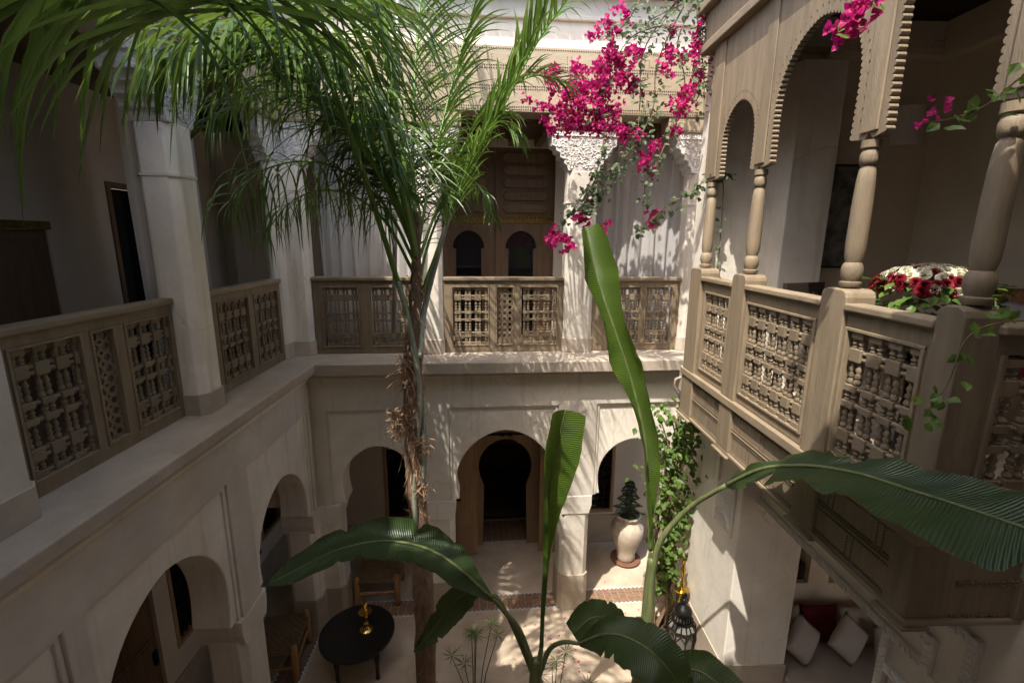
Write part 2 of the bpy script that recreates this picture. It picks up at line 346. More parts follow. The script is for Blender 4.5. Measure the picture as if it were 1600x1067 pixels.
# ------------------------------------------------------------------ ground
g = MB(); g.add([(-60, -60, 0), (60, -60, 0), (60, 60, 0), (-60, 60, 0)], [(0, 1, 2, 3)])
ground = tag(g.build('courtyard_floor', 'floor', fix=False), 'pale polished cement floor of the courtyard', None, None, 'structure')
AB = .063
BACK = (0, 5.973, 0)
def zigzag(u0, u1, y, amp=.03, step=.06):
    mb = MB(); n = int((u1 - u0) / step)
    for i in range(n):
        x = u0 + (u1 - u0) * i / n; x2 = u0 + (u1 - u0) * (i + 1) / n; m = (x + x2) / 2
        mb.add([(x, y - amp, .008), (m, y, .008), (m, y + amp * .9, .008), (x, y, .008)], [(0, 1, 2, 3)])
        mb.add([(m, y, .008), (x2, y - amp, .008), (x2, y, .008), (m, y + amp * .9, .008)], [(0, 1, 2, 3)])
    return mb
def border(parent, u0, u1, y0, y1):
    b = MB(); n = max(1, int((u1 - u0) / .1)); h = (y1 - y0) / 3
    for i in range(n):
        for j in range(3):
            a = u0 + (u1 - u0) * i / n; c = u0 + (u1 - u0) * (i + 1) / n
            b.box(a + .003, c - .003, y0 + h * j + .003, y0 + h * (j + 1) - .003, .001, .0055 + random.random() * .001)
    b.build('terracotta_tiles', 'terracotta', parent, kind='stuff')
    z = zigzag(u0, u1, y0); z2 = zigzag(u0, u1, y1); z.add(z2.v, z2.f); z.build('zigzag_tiles', 'zig', parent, kind='stuff', fix=False)

# ------------------------------------------------------------------ wings of the riad
def dado_pillar(parent, u0, u1, y0, y1, z1, cap=True, ch=.06, zdado=.54):
    p = MB().vprism(octo(u0, u1, y0, y1, ch), 0, z1).build('pillar', 'plaster', parent, bevel=.008)
    MB().vprism(octo(u0 - .015, u1 + .015, y0 - .015, y1 + .015, ch), 0, zdado).build('base', 'dado', p, bevel=.006)
    MB().prism([(u0 - .02, 1.72), (u0 - .02, 1.58), (u0 + .012, 1.46), (u1 - .012, 1.46), (u1 + .02, 1.58), (u1 + .02, 1.72)], y0 - .012, y1 + .012).build('impost', 'plaster', p, bevel=.008)
    return p
def eave(parent, u0, u1, y, z=7.9):
    m = MB(); n = int((u1 - u0) / .16)
    m.box(u0, u1, y + .05, .25, z - .05, z)
    for i in range(n):
        c = u0 + (u1 - u0) * (i + .5) / n
        m.prism([(c - .075, z + .001)] + [(c + .075 * math.cos(math.pi - math.pi * k / 6), z + .001 + .07 * math.sin(math.pi * k / 6)) for k in range(7)] + [(c + .075, z + .001)][:0], y, .25)
    m.build('eave_tiles', 'roof', parent, kind='stuff')
def frieze(parent, u0, u1, y0=-.12, brackets=()):
    MB().box(u0, u1, y0, .2, 6.42, 7.1).build('frieze_board', 'frieze', parent, bevel=.006)
    b = MB()
    for z in (6.445, 6.475, 6.66, 6.69, 6.87, 6.90, 7.07): beads(b, (u0, y0 - .002, z), (u1, y0 - .002, z), .009, .026)
    x = u0 + .35
    while x < u1:
        for z in (6.55, 6.97): beads(b, (x, y0, z - .035), (x, y0, z + .035), .007, .018); beads(b, (x + .05, y0, z - .035), (x + .05, y0, z + .035), .007, .018)
        x += .9
    b.build('beaded_trim', 'bead', parent, kind='stuff', fix=False)
    for a, c in brackets:
        k = MB().box(a, c, y0 + .012, .12, 6.255, 6.419).build('bracket', 'frieze', parent, bevel=.006)
        q = MB(); beads(q, (a, y0 + .01, 6.275), (c, y0 + .01, 6.275), .008, .024); beads(q, (a + .03, y0 + .01, 6.29), (a + .03, y0 + .01, 6.41), .007, .02); beads(q, (c - .03, y0 + .01, 6.29), (c - .03, y0 + .01, 6.41), .007, .02)
        q.build('beaded_trim', 'bead', k, kind='stuff', fix=False)
    MB().box(u0, u1, 0.03, .28, 7.1, 7.69).build('parapet', 'plaster', parent)
    MB().box(u0, u1, -.015, .03, 7.43, 7.48).build('parapet_moulding', 'plaster', parent, bevel=.01)
def capital(parent, c, hw, y0, y1, left=True, right=True):
    """stepped stucco corbels flaring out of a pillar head, with carved relief"""
    L = [(hw, 5.80), (hw + .02, 5.86), (hw + .05, 5.88), (hw + .055, 5.93), (hw + .10, 5.95), (hw + .105, 6.0), (hw + .15, 6.02), (hw + .155, 6.06), (hw + .20, 6.08), (hw + .205, 6.17), (hw + .225, 6.19), (hw + .225, 6.25)]
    rgt = L if right else [(hw, 5.8), (hw, 6.25)]; lft = L if left else [(hw, 5.8), (hw, 6.25)]
    P = [(c + a, z) for a, z in rgt] + [(c - a, z) for a, z in reversed(lft)]
    k = MB().prism(P, y0, y1).build('capital', 'plaster2', parent, bevel=.005)
    m = MB(); rnd = random.Random(3)
    lo = -hw - (.19 if left else 0); hi = hw + (.19 if right else 0)
    for q in range(260):
        x = c + rnd.uniform(lo, hi); z = rnd.uniform(5.84, 6.17)
        if abs(x - c) > hw + .2 - (6.15 - z) * .75: continue
        r0 = rnd.uniform(.012, .03); a0 = rnd.uniform(0, 6.28); sp = rnd.uniform(2.5, 5)
        m.tube([(x + r0 * (1 - .5 * i_ / 7) * math.cos(a0 + sp * i_ / 7), y0 - .004, z + r0 * (1 - .5 * i_ / 7) * math.sin(a0 + sp * i_ / 7)) for i_ in range(8)], [.007 - .0006 * i_ for i_ in range(8)], 5)
    m.box(c + lo - .01, c + hi + .01, y0 - .014, y0 - .001, 6.185, 6.2)
    n_ = int((hi - lo) / .03)
    for i_ in range(n_): m.box(c + lo + i_ * .03 + .004, c + lo + i_ * .03 + .02, y0 - .01, y0 - .001, 6.205, 6.235)
    m.build('carved_relief', 'plaster2', k, kind='stuff')
def upper_pillar(parent, u0, u1, y0, y1, cl=True, cr=True, taper=.0):
    z0 = 3.594
    p = MB().vprism(octo(u0, u1, y0, y1, .055), z0, 5.80).build('pillar', 'plaster', parent, bevel=.01)
    MB().vprism(octo(u0 - .012, u1 + .012, y0 - .012, y1 + .012, .055), z0, 3.77).build('base', 'ledge', p, bevel=.005)
    MB().vprism(octo(u0 - .006, u1 + .006, y0 - .006, y1 + .006, .05), 5.43, 5.45).build('ring', 'plaster', p)
    capital(parent, (u0 + u1) / 2, (u1 - u0) / 2, y0 + .005, y1, cl, cr)
    return p
def arcade(parent, u0, u1, y0, A, frames, ztop=3.45):
    """lower wall above the imposts: recessed panels round the arches"""
    MB().prism(comb(u0, u1, 1.72, ztop, [arch(*a) for a in A]), y0 + .04, y0 + .37).build('arcade_wall', 'plaster', parent, bevel=.012)
    fr = [[(a, 1.72), (a, t), (b, t), (b, 1.72)] for a, b, t in frames]
    MB().prism(comb(u0, u1, 1.72, ztop, fr), y0, y0 + .0395).build('wall_face', 'plaster', parent, bevel=.008)
    for a, b, t in frames:
        e = .035
        MB().prism(comb(a + .002, b - .002, 1.72, t - .002, [[(a + e, 1.72), (a + e, t - e), (b - e, t - e), (b - e, 1.72)]]), y0 + .02, y0 + .041).build('panel_moulding', 'plaster', parent, bevel=.006)
def ledge(parent, u0, u1, y0, y1, th, dz=0.):
    MB().box(u0, u1, y0, y1, 3.594 - th - dz, 3.594 - dz).build('ledge', 'ledge', parent, bevel=.012)
    MB().box(u0, u1, y0 + .03, y0 + .11, 3.594 - th - .035, 3.5935 - th).build('ledge_moulding', 'ledge', parent, bevel=.012)
def window(parent, u0, u1, z0, z1, y, bars=False, label=None):
    f = MB(); e = .05
    f.prism([(u0, z0), (u1, z0), (u1, z1), (u0, z1)], y + .05, y + .09)
    w_ = MB(); w_.box(u0, u0 + e, y - .01, y + .05, z0, z1); w_.box(u1 - e, u1, y - .01, y + .05, z0, z1); w_.box(u0 + e, u1 - e, y - .01, y + .05, z0, z0 + e); w_.box(u0 + e, u1 - e, y - .01, y + .05, z1 - e, z1)
    o = w_.build('window', 'doorlight', parent, bevel=.004); f.build('pane', 'glass', o)
    g = MB(); n = 5
    for i in range(1, n):
        x = u0 + e + (u1 - u0 - 2 * e) * i / n; g.box(x - .006, x + .006, y + .02, y + .032, z0 + e, z1 - e)
    for i in range(1, 6):
        z = z0 + e + (z1 - z0 - 2 * e) * i / 6; g.box(u0 + e, u1 - e, y + .033, y + .043, z - .006, z + .006)
    if bars:
        for i in range(n):
            for j in range(6):
                x = u0 + e + (u1 - u0 - 2 * e) * (i + .5) / n; z = z0 + e + (z1 - z0 - 2 * e) * (j + .5) / 6
                g.lathe([(.04, -.004), (.04, .004), (.028, .004), (.028, -.004), (.04, -.004)], 12, (x, y + .026, z), 'y')
    g.build('grille', 'iron', o); return o
def keyhole(c, w, z0, zs, za):
    return [(c - w * .86, z0)] + arch(c, w, w * .8, zs, za, 10) + [(c + w * .86, z0)]
def panelled(name, parent, u0, u1, z0, z1, y, rows, m='door', th=.045):
    d = MB().box(u0, u1, y, y + th, z0, z1).build(name, m, parent, bevel=.004)
    H = z1 - z0; e = min(.07, (u1 - u0) * .16)
    for a, b in rows:
        p = MB().box(u0 + e, u1 - e, y - .012, y - .001, z0 + a * H + .03, z0 + b * H - .03)
        p.box(u0 + e + .035, u1 - e - .035, y - .022, y - .0125, z0 + a * H + .065, z0 + b * H - .065)
        p.build('panel', m, d, bevel=.005)
    return d

# ---- back wing (facing the camera)
bw_ = empty('arcade_wing', BACK, AB, 'sunlit white wing with three lower arches, carved capitals and a tan beaded frieze', 'building', 'wings around the courtyard')
arcade(bw_, -2.9, 3.1, -.373, [(-1.53, .45, .42, 1.72, 2.48), (.06, .63, .59, 1.72, 2.65), (1.74, .46, .43, 1.72, 2.48)], [(-2.12, -1.02, 2.96), (-.65, .72, 2.97), (1.22, 2.3, 2.98)])
for a, b in ((-2.5, -2.04), (-.97, -.60), (.79, 1.18), (2.26, 2.7)): dado_pillar(bw_, a, b, -.373, 0., 1.5)
ledge(bw_, -2.75, 2.62, -.565, .12, .14, .003)
border(bw_, -2.04, -.97, -.33, -.03); border(bw_, -.60, .79, -.33, -.03); border(bw_, 1.18, 2.26, -.33, -.03)
for a, b, l, r_ in ((-2.62, -2.27, True, True), (-1.04, -.70, True, True), (.81, 1.18, True, True), (2.33, 2.75, True, False)): upper_pillar(bw_, a, b, -.10, .18, l, r_)
frieze(bw_, -3.2, 3.2, -.13, ((-2.9, -2.0), (-1.3, -.45), (.56, 1.42), (1.99, 2.8)))
eave(bw_, -3.2, 3.2, -.2, 7.75)
MB().box(-3.6, 3.4, -.05, 2.2, 3.30, 3.585).build('gallery_floor', 'tile', bw_)
MB().box(-3.6, 3.4, .201, 2.2, 6.36, 6.5).build('gallery_ceiling', 'door', bw_)
for i in range(16):
    x = -2.7 + i * .36
    MB().box(x, x + .09, .202, 1.0, 6.25, 6.359).build('ceiling_beam', 'door', bw_)
# inner walls, ground floor and gallery
YI = 1.07
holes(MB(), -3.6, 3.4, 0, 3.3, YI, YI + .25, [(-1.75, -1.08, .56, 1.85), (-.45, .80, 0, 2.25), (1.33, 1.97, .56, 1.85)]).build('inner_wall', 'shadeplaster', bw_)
for a, b in ((-3.6, -.45), (.80, 3.4)): MB().box(a, b, YI - .015, YI - .001, 0, .52).build('dado', 'dado', bw_)
window(bw_, -1.75, -1.08, .56, 1.85, YI, True); window(bw_, 1.33, 1.97, .56, 1.85, YI, True)
# room behind the lower door
rm = MB(); rm.box(-2.2, -2.1, YI + .25, YI + 3.2, 0, 3.3); rm.box(2.1, 2.2, YI + .25, YI + 3.2, 0, 3.3); rm.box(-2.2, 2.2, YI + 3.2, YI + 3.3, 0, 3.3); rm.box(-2.2, 2.2, YI + .25, YI + 3.3, 2.9, 3.0); rm.build('room_wall', 'plaster', bw_)
dr = MB().prism(comb(-.45, .80, 0, 2.25, [keyhole(.17, .43, .0, 1.08, 1.89)]), YI + .06, YI + .12).build('door_surround', 'doorlight', bw_, bevel=.005)
hb = MB().box(-.12, .46, YI + .03, YI + .058, 1.96, 1.985); hb.lathe([(.035, 0), (.03, .02)], 12, (.12, YI + .03, 1.972), 'y'); hb.lathe([(.035, 0), (.03, .02)], 12, (.24, YI + .03, 1.972), 'y'); hb.build('bolt', 'iron', dr)
for u0, u1, s in ((-.60, -.245, 1), (.40, .74, 0)):
    if s: lf = panelled('door_leaf', bw_, -.70, -.29, .02, 2.1, YI - .2, ((0, .26), (.27, .58), (.6, .97)), 'doorlight')
    else: lf = panelled('door_leaf', bw_, .70, 1.1, .02, 2.1, YI - .2, ((0, .26), (.27, .58), (.6, .97)), 'doorlight')
    if s:
        h = MB().box(-.68, -.65, YI - .225, YI - .205, .85, 1.05); h.box(-.68, -.54, YI - .25, YI - .226, 1.01, 1.035); h.build('handle', 'iron', lf, bevel=.003)
rug = tag(MB().box(-1.2, 1.3, YI + .8, YI + 2.7, .004, .02).build('rug', 'rug'), 'dark brown rug with black diamond lines inside the lower doorway', 'rug'); rug.location = BACK; rug.rotation_euler = (0, 0, AB)
zz = MB()
for k in range(6):
    for s in (1, -1):
        x0 = -1.4 + k * .5; p = Vector((x0, YI + 1.0, .022)); q = Vector((x0 + s * 1.2, YI + 2.65, .022)); d = Vector((.02, 0, 0))
        if -1.2 < q.x < 1.3 and -1.2 < p.x < 1.3: zz.add([p - d, p + d, q + d, q - d], [(0, 1, 2, 3)])
zz.box(-1.2, 1.3, YI + .8, YI + .86, .0205, .023); zz.build('pattern', 'black', rug, fix=False)
border(bw_, -.25, .59, YI + .13, YI + .75)
bd = tag(MB().box(-1.5, 1.6, YI + 2.75, YI + 3.15, .0, .42).build('divan', 'rug', bevel=.03), 'low brown divan against the wall inside the lower doorway', 'divan'); bd.location = BACK; bd.rotation_euler = (0, 0, AB)
# gallery inner wall with the big double door
YG = 1.05
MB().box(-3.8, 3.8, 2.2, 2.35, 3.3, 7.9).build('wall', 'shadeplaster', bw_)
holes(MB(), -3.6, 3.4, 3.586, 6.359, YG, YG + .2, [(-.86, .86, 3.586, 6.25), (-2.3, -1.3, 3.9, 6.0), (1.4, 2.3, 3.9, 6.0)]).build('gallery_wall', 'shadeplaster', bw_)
for a, b in ((-2.3, -1.3), (1.4, 2.3)): window(bw_, a, b, 3.9, 6.0, YG)
for s in (0, 1):
    a, b = (-.86, -.003) if s == 0 else (.003, .86)
    c = (a + b) / 2 + (.05 if s == 0 else -.05)
    lf = MB().prism(comb(a, b, 3.6, 5.22, [keyhole(c, .225, 3.6, 4.86, 5.12)]), YG + .04, YG + .09).build('door_leaf', 'door', bw_, bevel=.006)
    MB().box(a, b, YG + .035, YG + .095, 5.221, 5.33).build('brass_band', 'brassdull', lf)
    stud = MB()
    for i in range(14): stud.lathe([(.014, -.012), (.006, -.022)], 6, (a + .04 + i * (b - a - .08) / 13, YG + .045, 5.3), 'y')
    stud.build('studs', 'brassdull', lf, kind='stuff')
    up = MB().box(a, b, YG + .04, YG + .09, 5.331, 6.249).build('door_leaf', 'door', bw_, bevel=.004)
    for i in range(5):
        z = 5.37 + i * .172; q = .05
        MB().prism([(a + .1 + q, z), (b - .1 - q, z), (b - .1, z + .06), (b - .1 - q, z + .125), (a + .1 + q, z + .125), (a + .1, z + .06)], YG + .012, YG + .0395).build('panel', 'door', up, bevel=.008)
    MB().box(c - .24, c + .24, YG + .1, YG + .12, 3.6, 5.2).build('pane', 'glass', lf)

# ---- left wing
LW = (-2.55, 0, 0)
lw_ = empty('arcade_wing', LW, R(90), 'shaded plaster wing with two round-headed arches below a plain long ledge', 'building', 'wings around the courtyard')
arcade(lw_, -1.2, 5.42, -.30, [(1.3, .64, .6, 1.72, 2.72), (2.93, .63, .6, 1.72, 2.75), (4.66, .57, .55, 1.72, 2.52)], [(.5, 2.15, 3.0), (2.28, 3.66, 3.0), (3.98, 5.34, 3.0)])
for a, b in ((1.98, 2.26), (3.62, 4.02), (5.25, 5.5)): dado_pillar(lw_, a, b, -.30, .07, 1.5)
ledge(lw_, -1.2, 5.42, -.453, .12, .095)
MB().box(-1.2, 5.42, -.315, -.3005, 3.36, 3.45).build('string_course', 'plaster', lw_, bevel=.006)
border(lw_, 2.26, 3.62, -.26, .04); border(lw_, 4.02, 5.25, -.26, .04)
for a, b in ((1.98, 2.30), (3.69, 3.98), (5.52, 5.84)): upper_pillar(lw_, a, b, -.2 if a < 5 else -.05, .1)
frieze(lw_, -1.5, 5.9, -.13, ((1.75, 2.55), (3.42, 4.25), (5.0, 5.8)))
eave(lw_, -1.5, 6.4, -.12)
MB().box(-1.5, 6.0, -.03, 1.6, 3.30, 3.585).build('gallery_floor', 'tile', lw_)
MB().box(-1.5, 6.9, .201, 1.6, 6.36, 6.5).build('gallery_ceiling', 'door', lw_)
YL = .75
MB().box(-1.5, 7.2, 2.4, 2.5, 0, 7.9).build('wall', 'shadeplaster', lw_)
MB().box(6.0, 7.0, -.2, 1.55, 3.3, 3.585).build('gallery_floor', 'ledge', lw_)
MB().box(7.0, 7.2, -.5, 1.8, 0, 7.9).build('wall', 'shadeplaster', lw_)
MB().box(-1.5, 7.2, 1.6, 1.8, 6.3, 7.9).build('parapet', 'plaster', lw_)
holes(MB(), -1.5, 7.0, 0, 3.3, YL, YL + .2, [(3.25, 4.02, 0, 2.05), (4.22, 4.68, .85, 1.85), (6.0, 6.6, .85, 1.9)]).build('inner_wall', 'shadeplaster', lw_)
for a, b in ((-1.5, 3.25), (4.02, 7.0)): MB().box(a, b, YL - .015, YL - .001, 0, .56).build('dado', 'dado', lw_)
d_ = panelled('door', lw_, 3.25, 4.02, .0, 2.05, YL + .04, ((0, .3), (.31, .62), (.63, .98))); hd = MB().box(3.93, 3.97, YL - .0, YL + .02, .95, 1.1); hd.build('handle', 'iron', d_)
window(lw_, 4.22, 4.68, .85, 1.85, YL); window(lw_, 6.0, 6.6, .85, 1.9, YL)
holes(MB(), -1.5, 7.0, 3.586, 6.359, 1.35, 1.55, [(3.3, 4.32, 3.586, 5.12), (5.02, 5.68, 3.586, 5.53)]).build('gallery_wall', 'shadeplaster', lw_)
d_ = panelled('door', lw_, 3.3, 4.32, 3.59, 5.05, 1.37, ((0, .97),)); 
MB().box(3.28, 4.34, 1.33, 1.39, 5.051, 5.12).build('carved_lintel', 'brassdull', lw_, bevel=.006)
fr = MB(); fr.box(5.02, 5.07, 1.33, 1.45, 3.587, 5.53); fr.box(5.63, 5.68, 1.33, 1.45, 3.587, 5.53); fr.box(5.07, 5.63, 1.33, 1.45, 5.48, 5.53)
df = fr.build('door_frame', 'door', lw_, bevel=.004); MB().box(5.07, 5.63, 1.5, 1.53, 3.587, 5.48).build('glazed_door', 'glass', df)
for i in range(3):
    pass
# ---- wing behind the camera: only its roof edge matters, it shades the near half of the courtyard
nw_ = empty('arcade_wing', (0, .45, 0), R(180), 'plain upper wing on the near side of the courtyard with tiled eave', 'building', 'wings around the courtyard')
MB().box(-4.5, 4.5, 0, .25, 6.42, 7.9).build('parapet', 'plaster', nw_)
MB().box(-4.5, 4.5, .251, 3.2, 6.42, 6.55).build('gallery_ceiling', 'shadeplaster', nw_)
MB().box(-4.5, 4.5, 3.2, 3.4, 0, 7.5).build('gallery_wall', 'shadeplaster', nw_)
MB().box(-4.5, 4.5, .55, 3.2, 3.3, 3.585).build('gallery_floor', 'ledge', nw_)
eave(nw_, -2.9, 2.9, -.35)

# ---- balustrades
B = balustrade
B(LW, R(90), 2.32, 3.69, [('l', 2.42, 2.87, 3.4), ('s', 2.93, 3.12, 2), ('l', 3.2, 3.66, 3.5)], 'tan lattice balustrade with star strip beside the panelled gallery door')
B(LW, R(90), 3.985, 5.52, [('l', 4.27, 4.81, 4), ('l', 4.91, 5.45, 4)], 'tan lattice balustrade with two panels, dark doorway beyond its curtain')
B(BACK, AB, -2.26, -1.05, [('l', -2.16, -1.71, 4), ('l', -1.60, -1.15, 4)], 'two-panel lattice balustrade in shade behind the palm trunk', True)
B(BACK, AB, -.695, .805, [('l', -.60, -.13, 3.5), ('s', -.05, .18, 3), ('l', .26, .74, 3.5)], 'sunlit lattice balustrade with star strip below the double door', True)
B(BACK, AB, 1.185, 2.33, [('l', 1.42, 1.82, 3.5), ('l', 1.87, 2.24, 3.2)], 'sunlit two-panel lattice balustrade before the white curtain on the banana leaf side', True)

# ---- wooden balcony on the right
RW = (2.02, 0, 0)
bc = empty('wooden_balcony', RW, R(-90), 'carved tan timber balcony with turned columns, scalloped arches and lattice panels', 'balcony')
POSTS = [(-4.98, -4.70), (-4.07, -3.84), (-2.91, -2.69), (-2.11, -1.97)]
def shoulder(a, b, y0, y1, z0, z1):
    s = .045; return [(a, z0), (b, z0), (b, z1 - s), (b - .012, z1 - .015), (b - s, z1), (a + s, z1), (a + .012, z1 - .015), (a, z1 - s)]
TURN = [(.085, 0), (.1, .015), (.1, .03), (.075, .035), (.085, .05), (.098, .075), (.098, .11), (.085, .135), (.07, .145), (.074, .155), (.088, .19), (.092, .25), (.09, .45), (.082, .60), (.07, .665), (.06, .675), (.06, .685), (.072, .69), (.082, .715), (.082, .74), (.07, .765), (.062, .77), (.085, .78), (.085, .82)]
def column(parent, u, y):
    MB().lathe([(r * .58, 4.738 + z) for r, z in TURN], 24, (u, y, 0)).build('column', 'wood', parent, smooth=True, angle=50)
def scallop(P, r=.017):
    """replace an arch edge by a run of small round lobes"""
    L = [0]
    for a, b in zip(P, P[1:]): L.append(L[-1] + math.dist(a, b))
    n = int(L[-1] / (2.1 * r)); out = []
    def at(s):
        for i in range(len(P) - 1):
            if L[i + 1] >= s: k = (s - L[i]) / (L[i + 1] - L[i] + 1e-9); return (P[i][0] + (P[i + 1][0] - P[i][0]) * k, P[i][1] + (P[i + 1][1] - P[i][1]) * k)
        return P[-1]
    for i in range(n):
        p = at(L[-1] * i / n); q = at(L[-1] * (i + 1) / n); mx, mz = (p[0] + q[0]) / 2, (p[1] + q[1]) / 2; dx, dz = (q[0] - p[0]) / 2, (q[1] - p[1]) / 2
        nx, nz = dz, -dx        # to the inside of the opening
        for k in range(5):
            a = math.pi * k / 4; out.append((mx - dx * math.cos(a) + nx * math.sin(a) * 1.1, mz - dz * math.cos(a) + nz * math.sin(a) * 1.1))
    return out
def boxpanel(parent, a, b, y, z0=3.18, z1=3.58):
    p = MB().box(a, b, y, y + .05, z0, z1).build('box_panel', 'wood', parent)
    m = MB(); zm = (z0 + z1) / 2; k = MB()
    for z in (z1 - .03, zm + .025, zm - .025, z0 + .025): beads(m, (a, y - .004, z), (b, y - .004, z), .009, .02)
    for z in (z1 - .015, zm, z0 + .01): k.box(a, b, y - .012, y - .0005, z - .006, z + .006)
    n = max(1, round((b - a) / .4))
    for i in range(n + 1):
        for (zz0, zz1), off in (((zm + .06, z1 - .045), 0), ((z0 + .05, zm - .05), .5)):
            x = a + .1 + (b - a - .2) * (i + off) / n
            if x > b - .05: continue
            for dx in (-.022, .022): beads(m, (x + dx, y - .003, zz1 - .11), (x + dx, y - .003, zz1), .007, .017)
    m.build('beaded_trim', 'bead', p, kind='stuff', fix=False); k.build('moulding', 'wood', p, bevel=.003)
def latpanel(parent, a, b, y, n, za=3.73, zc=4.52, zb=3.66, zt=4.655):
    f = MB(); e = .02
    P = parent
    f.box(a - .0, a + e, y - .012, y + .04, za + e, zc - e); f.box(b - e, b, y - .012, y + .04, za + e, zc - e); f.box(a, b, y - .012, y + .04, zc - e, zc); f.box(a, b, y - .012, y + .04, za, za + e)
    p = f.build('lattice_panel', 'wood', P, bevel=.004)
    lattice(p, a + e, b - e, za + e, zc - e, n, y + .025)
def section(parent, a, b, pa, pb, n, y=0.):
    """between two posts a..b: rail, rails of the frame, lattice pa..pb, box panel"""
    f = MB(); f.box(a, b, y + .005, y + .06, 3.66, 3.73); f.box(a, b, y + .005, y + .06, 4.52, 4.61)
    if pa - a > .005: f.box(a, pa, y + .006, y + .06, 3.73, 4.52)
    if b - pb > .005: f.box(pb, b, y + .006, y + .06, 3.73, 4.52)
    f.build('frame', 'wood', parent, bevel=.003)
    MB().box(a, b, y - .03, y + .09, 4.611, 4.655).build('rail', 'woodh', parent, bevel=.01)
    latpanel(parent, pa, pb, y + .004, n)
    boxpanel(parent, a, b, y + .008)
for i, (a, b) in enumerate(POSTS):
    MB().prism(shoulder(a, b, 0, 0, 3.179, 4.73), -.02, .16).build('post', 'wood', bc, bevel=.008)
    column(bc, (a + b) / 2 if i < 3 else -2.03, .07)
section(bc, -4.70, -4.07, -4.63, -4.10, 4); section(bc, -3.84, -2.91, -3.82, -2.95, 6); section(bc, -2.69, -2.11, -2.68, -2.15, 3.7)
MB().box(-5.0, -1.96, -.035, .6, 3.585, 3.655).build('sill', 'woodh', bc, bevel=.008)
MB().box(-5.0, -1.95, -.02, .57, 3.15, 3.178).build('bottom_board', 'woodh', bc, bevel=.005)
for a, b in POSTS: MB().box(a - .03, b + .03, -.045, .1, 3.128, 3.149).build('post_foot', 'woodh', bc, bevel=.006)
# arch boards
ARCH = [(-4.38, .30, 6.2), (-3.375, .45, 6.43), (-2.40, .30, 6.6)]
outl = [(-5.0, 6.80), (-5.0, 5.56)]
for c, w_, za in ARCH: outl += scallop(arch(c, w_, w_ * .98, 5.58, za, 14))
# build each bay of the screen as its own board
edges = [-5.0, -3.955, -2.80, -1.96]
for i, (c, w_, za) in enumerate(ARCH):
    P = [(edges[i] + .001, 6.8), (edges[i] + .001, 5.6), (edges[i] + .03, 5.565)] + [(x, max(z, 5.565)) for x, z in scallop(arch(c, w_, w_ * .98, 5.58, za, 14))] + [(edges[i + 1] - .03, 5.565), (edges[i + 1] - .001, 5.6), (edges[i + 1] - .001, 6.8)]
    ab = MB().prism(P, .045, .095).build('arch_board', 'wood', bc, bevel=.002)
    h = MB(); A_ = arch(c, w_ + .05, w_ + .045, 5.62, za + .05, 14)
    for x, z in A_[1:-1]: h.lathe([(.006, -.002), (.005, 0)], 6, (x, .0445, z), 'y')
    h.build('drilled_dots', 'bead', ab, kind='stuff', fix=False)
for i, (a, b) in enumerate(POSTS): MB().box(a + .05, b - .04 if i < 3 else b, .032, .0445, 5.60, 6.8).build('pilaster', 'wood', bc, bevel=.006)
MB().box(-5.2, -1.9, -.03, .2, 6.801, 6.88).build('cornice', 'woodh', bc, bevel=.01); MB().box(-5.2, -1.9, -.0, .2, 6.881, 7.16).build('cornice_board', 'wood', bc, bevel=.01)
MB().box(-5.25, -1.85, -.08, .25, 7.161, 7.24).build('cornice_top', 'woodh', bc, bevel=.01)
# return towards the near side
rt = empty('balcony_return', (-1.97, .02, 0), R(90), parent=bc)
rt_l = lambda: None
f = MB(); f.box(.12, .62, .005, .06, 3.66, 3.73); f.box(.12, .62, .005, .06, 4.52, 4.61); f.box(.12, .16, .006, .06, 3.73, 4.52); f.box(.56, .62, .006, .06, 3.73, 4.52); f.build('frame', 'wood', rt)
MB().box(.12, .64, -.03, .09, 4.611, 4.655).build('rail', 'woodh', rt, bevel=.01)
p_ = MB(); p_.box(.16, .18, -.008, .04, 3.73, 4.52); p_.box(.54, .56, -.008, .04, 3.73, 4.52); lp = p_.build('lattice_panel', 'wood', rt); lattice(lp, .18, .54, 3.75, 4.5, 2.6, .025, phase=.35, joined=True)
bp_ = MB().box(.1, .62, .008, .05, 3.18, 3.58).build('box_panel', 'wood', rt); q = MB()
for z in (3.55, 3.38, 3.36, 3.19): beads(q, (.2, .004, z), (.5, .004, z), .01, .022)
q.build('beaded_trim', 'bead', bp_, kind='stuff', fix=False); MB().box(.5, .64, -.025, .06, 3.179, 4.73).build('post', 'wood', rt, bevel=.008)

# ---- loggia and salon behind the balcony
sw = empty('salon_wing', (0, 0, 0), 0, 'plaster wing behind the timber balcony with open salon below', 'building', 'wings around the courtyard')
XW = 2.42
MB().box(2.62, 4.6, -1.0, 1.9, 3.30, 3.584).build('loggia_floor', 'ledge', sw)
MB().box(2.6, 2.9, -1.0, 1.0, 3.585, 7.04).build('wall', 'plaster', sw)
MB().box(2.10, 4.6, 2.02, 5.3, 3.30, 3.584).build('loggia_floor', 'ledge', sw)
MB().box(2.13, 3.1, 5.05, 5.3, 3.585, 6.79).build('loggia_wall', 'plaster', sw)
MB().box(2.72, 3.14, 4.62, 5.049, 3.585, 6.6).build('pier', 'plaster', sw, bevel=.01)
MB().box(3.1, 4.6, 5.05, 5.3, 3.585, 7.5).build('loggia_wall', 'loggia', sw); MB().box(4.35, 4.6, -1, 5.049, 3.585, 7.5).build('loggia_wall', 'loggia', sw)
MB().box(2.12, 4.349, -1, 5.049, 7.05, 7.15).build('loggia_ceiling', 'dark', sw)
cz = MB(); cz.box(3.141, 4.349, 4.93, 5.049, 6.72, 7.049); cz.box(4.23, 4.349, -1, 4.929, 6.72, 7.049); cn = cz.build('carved_cornice', 'loggia', sw, bevel=.01)
cr = MB(); rnd = random.Random(5)
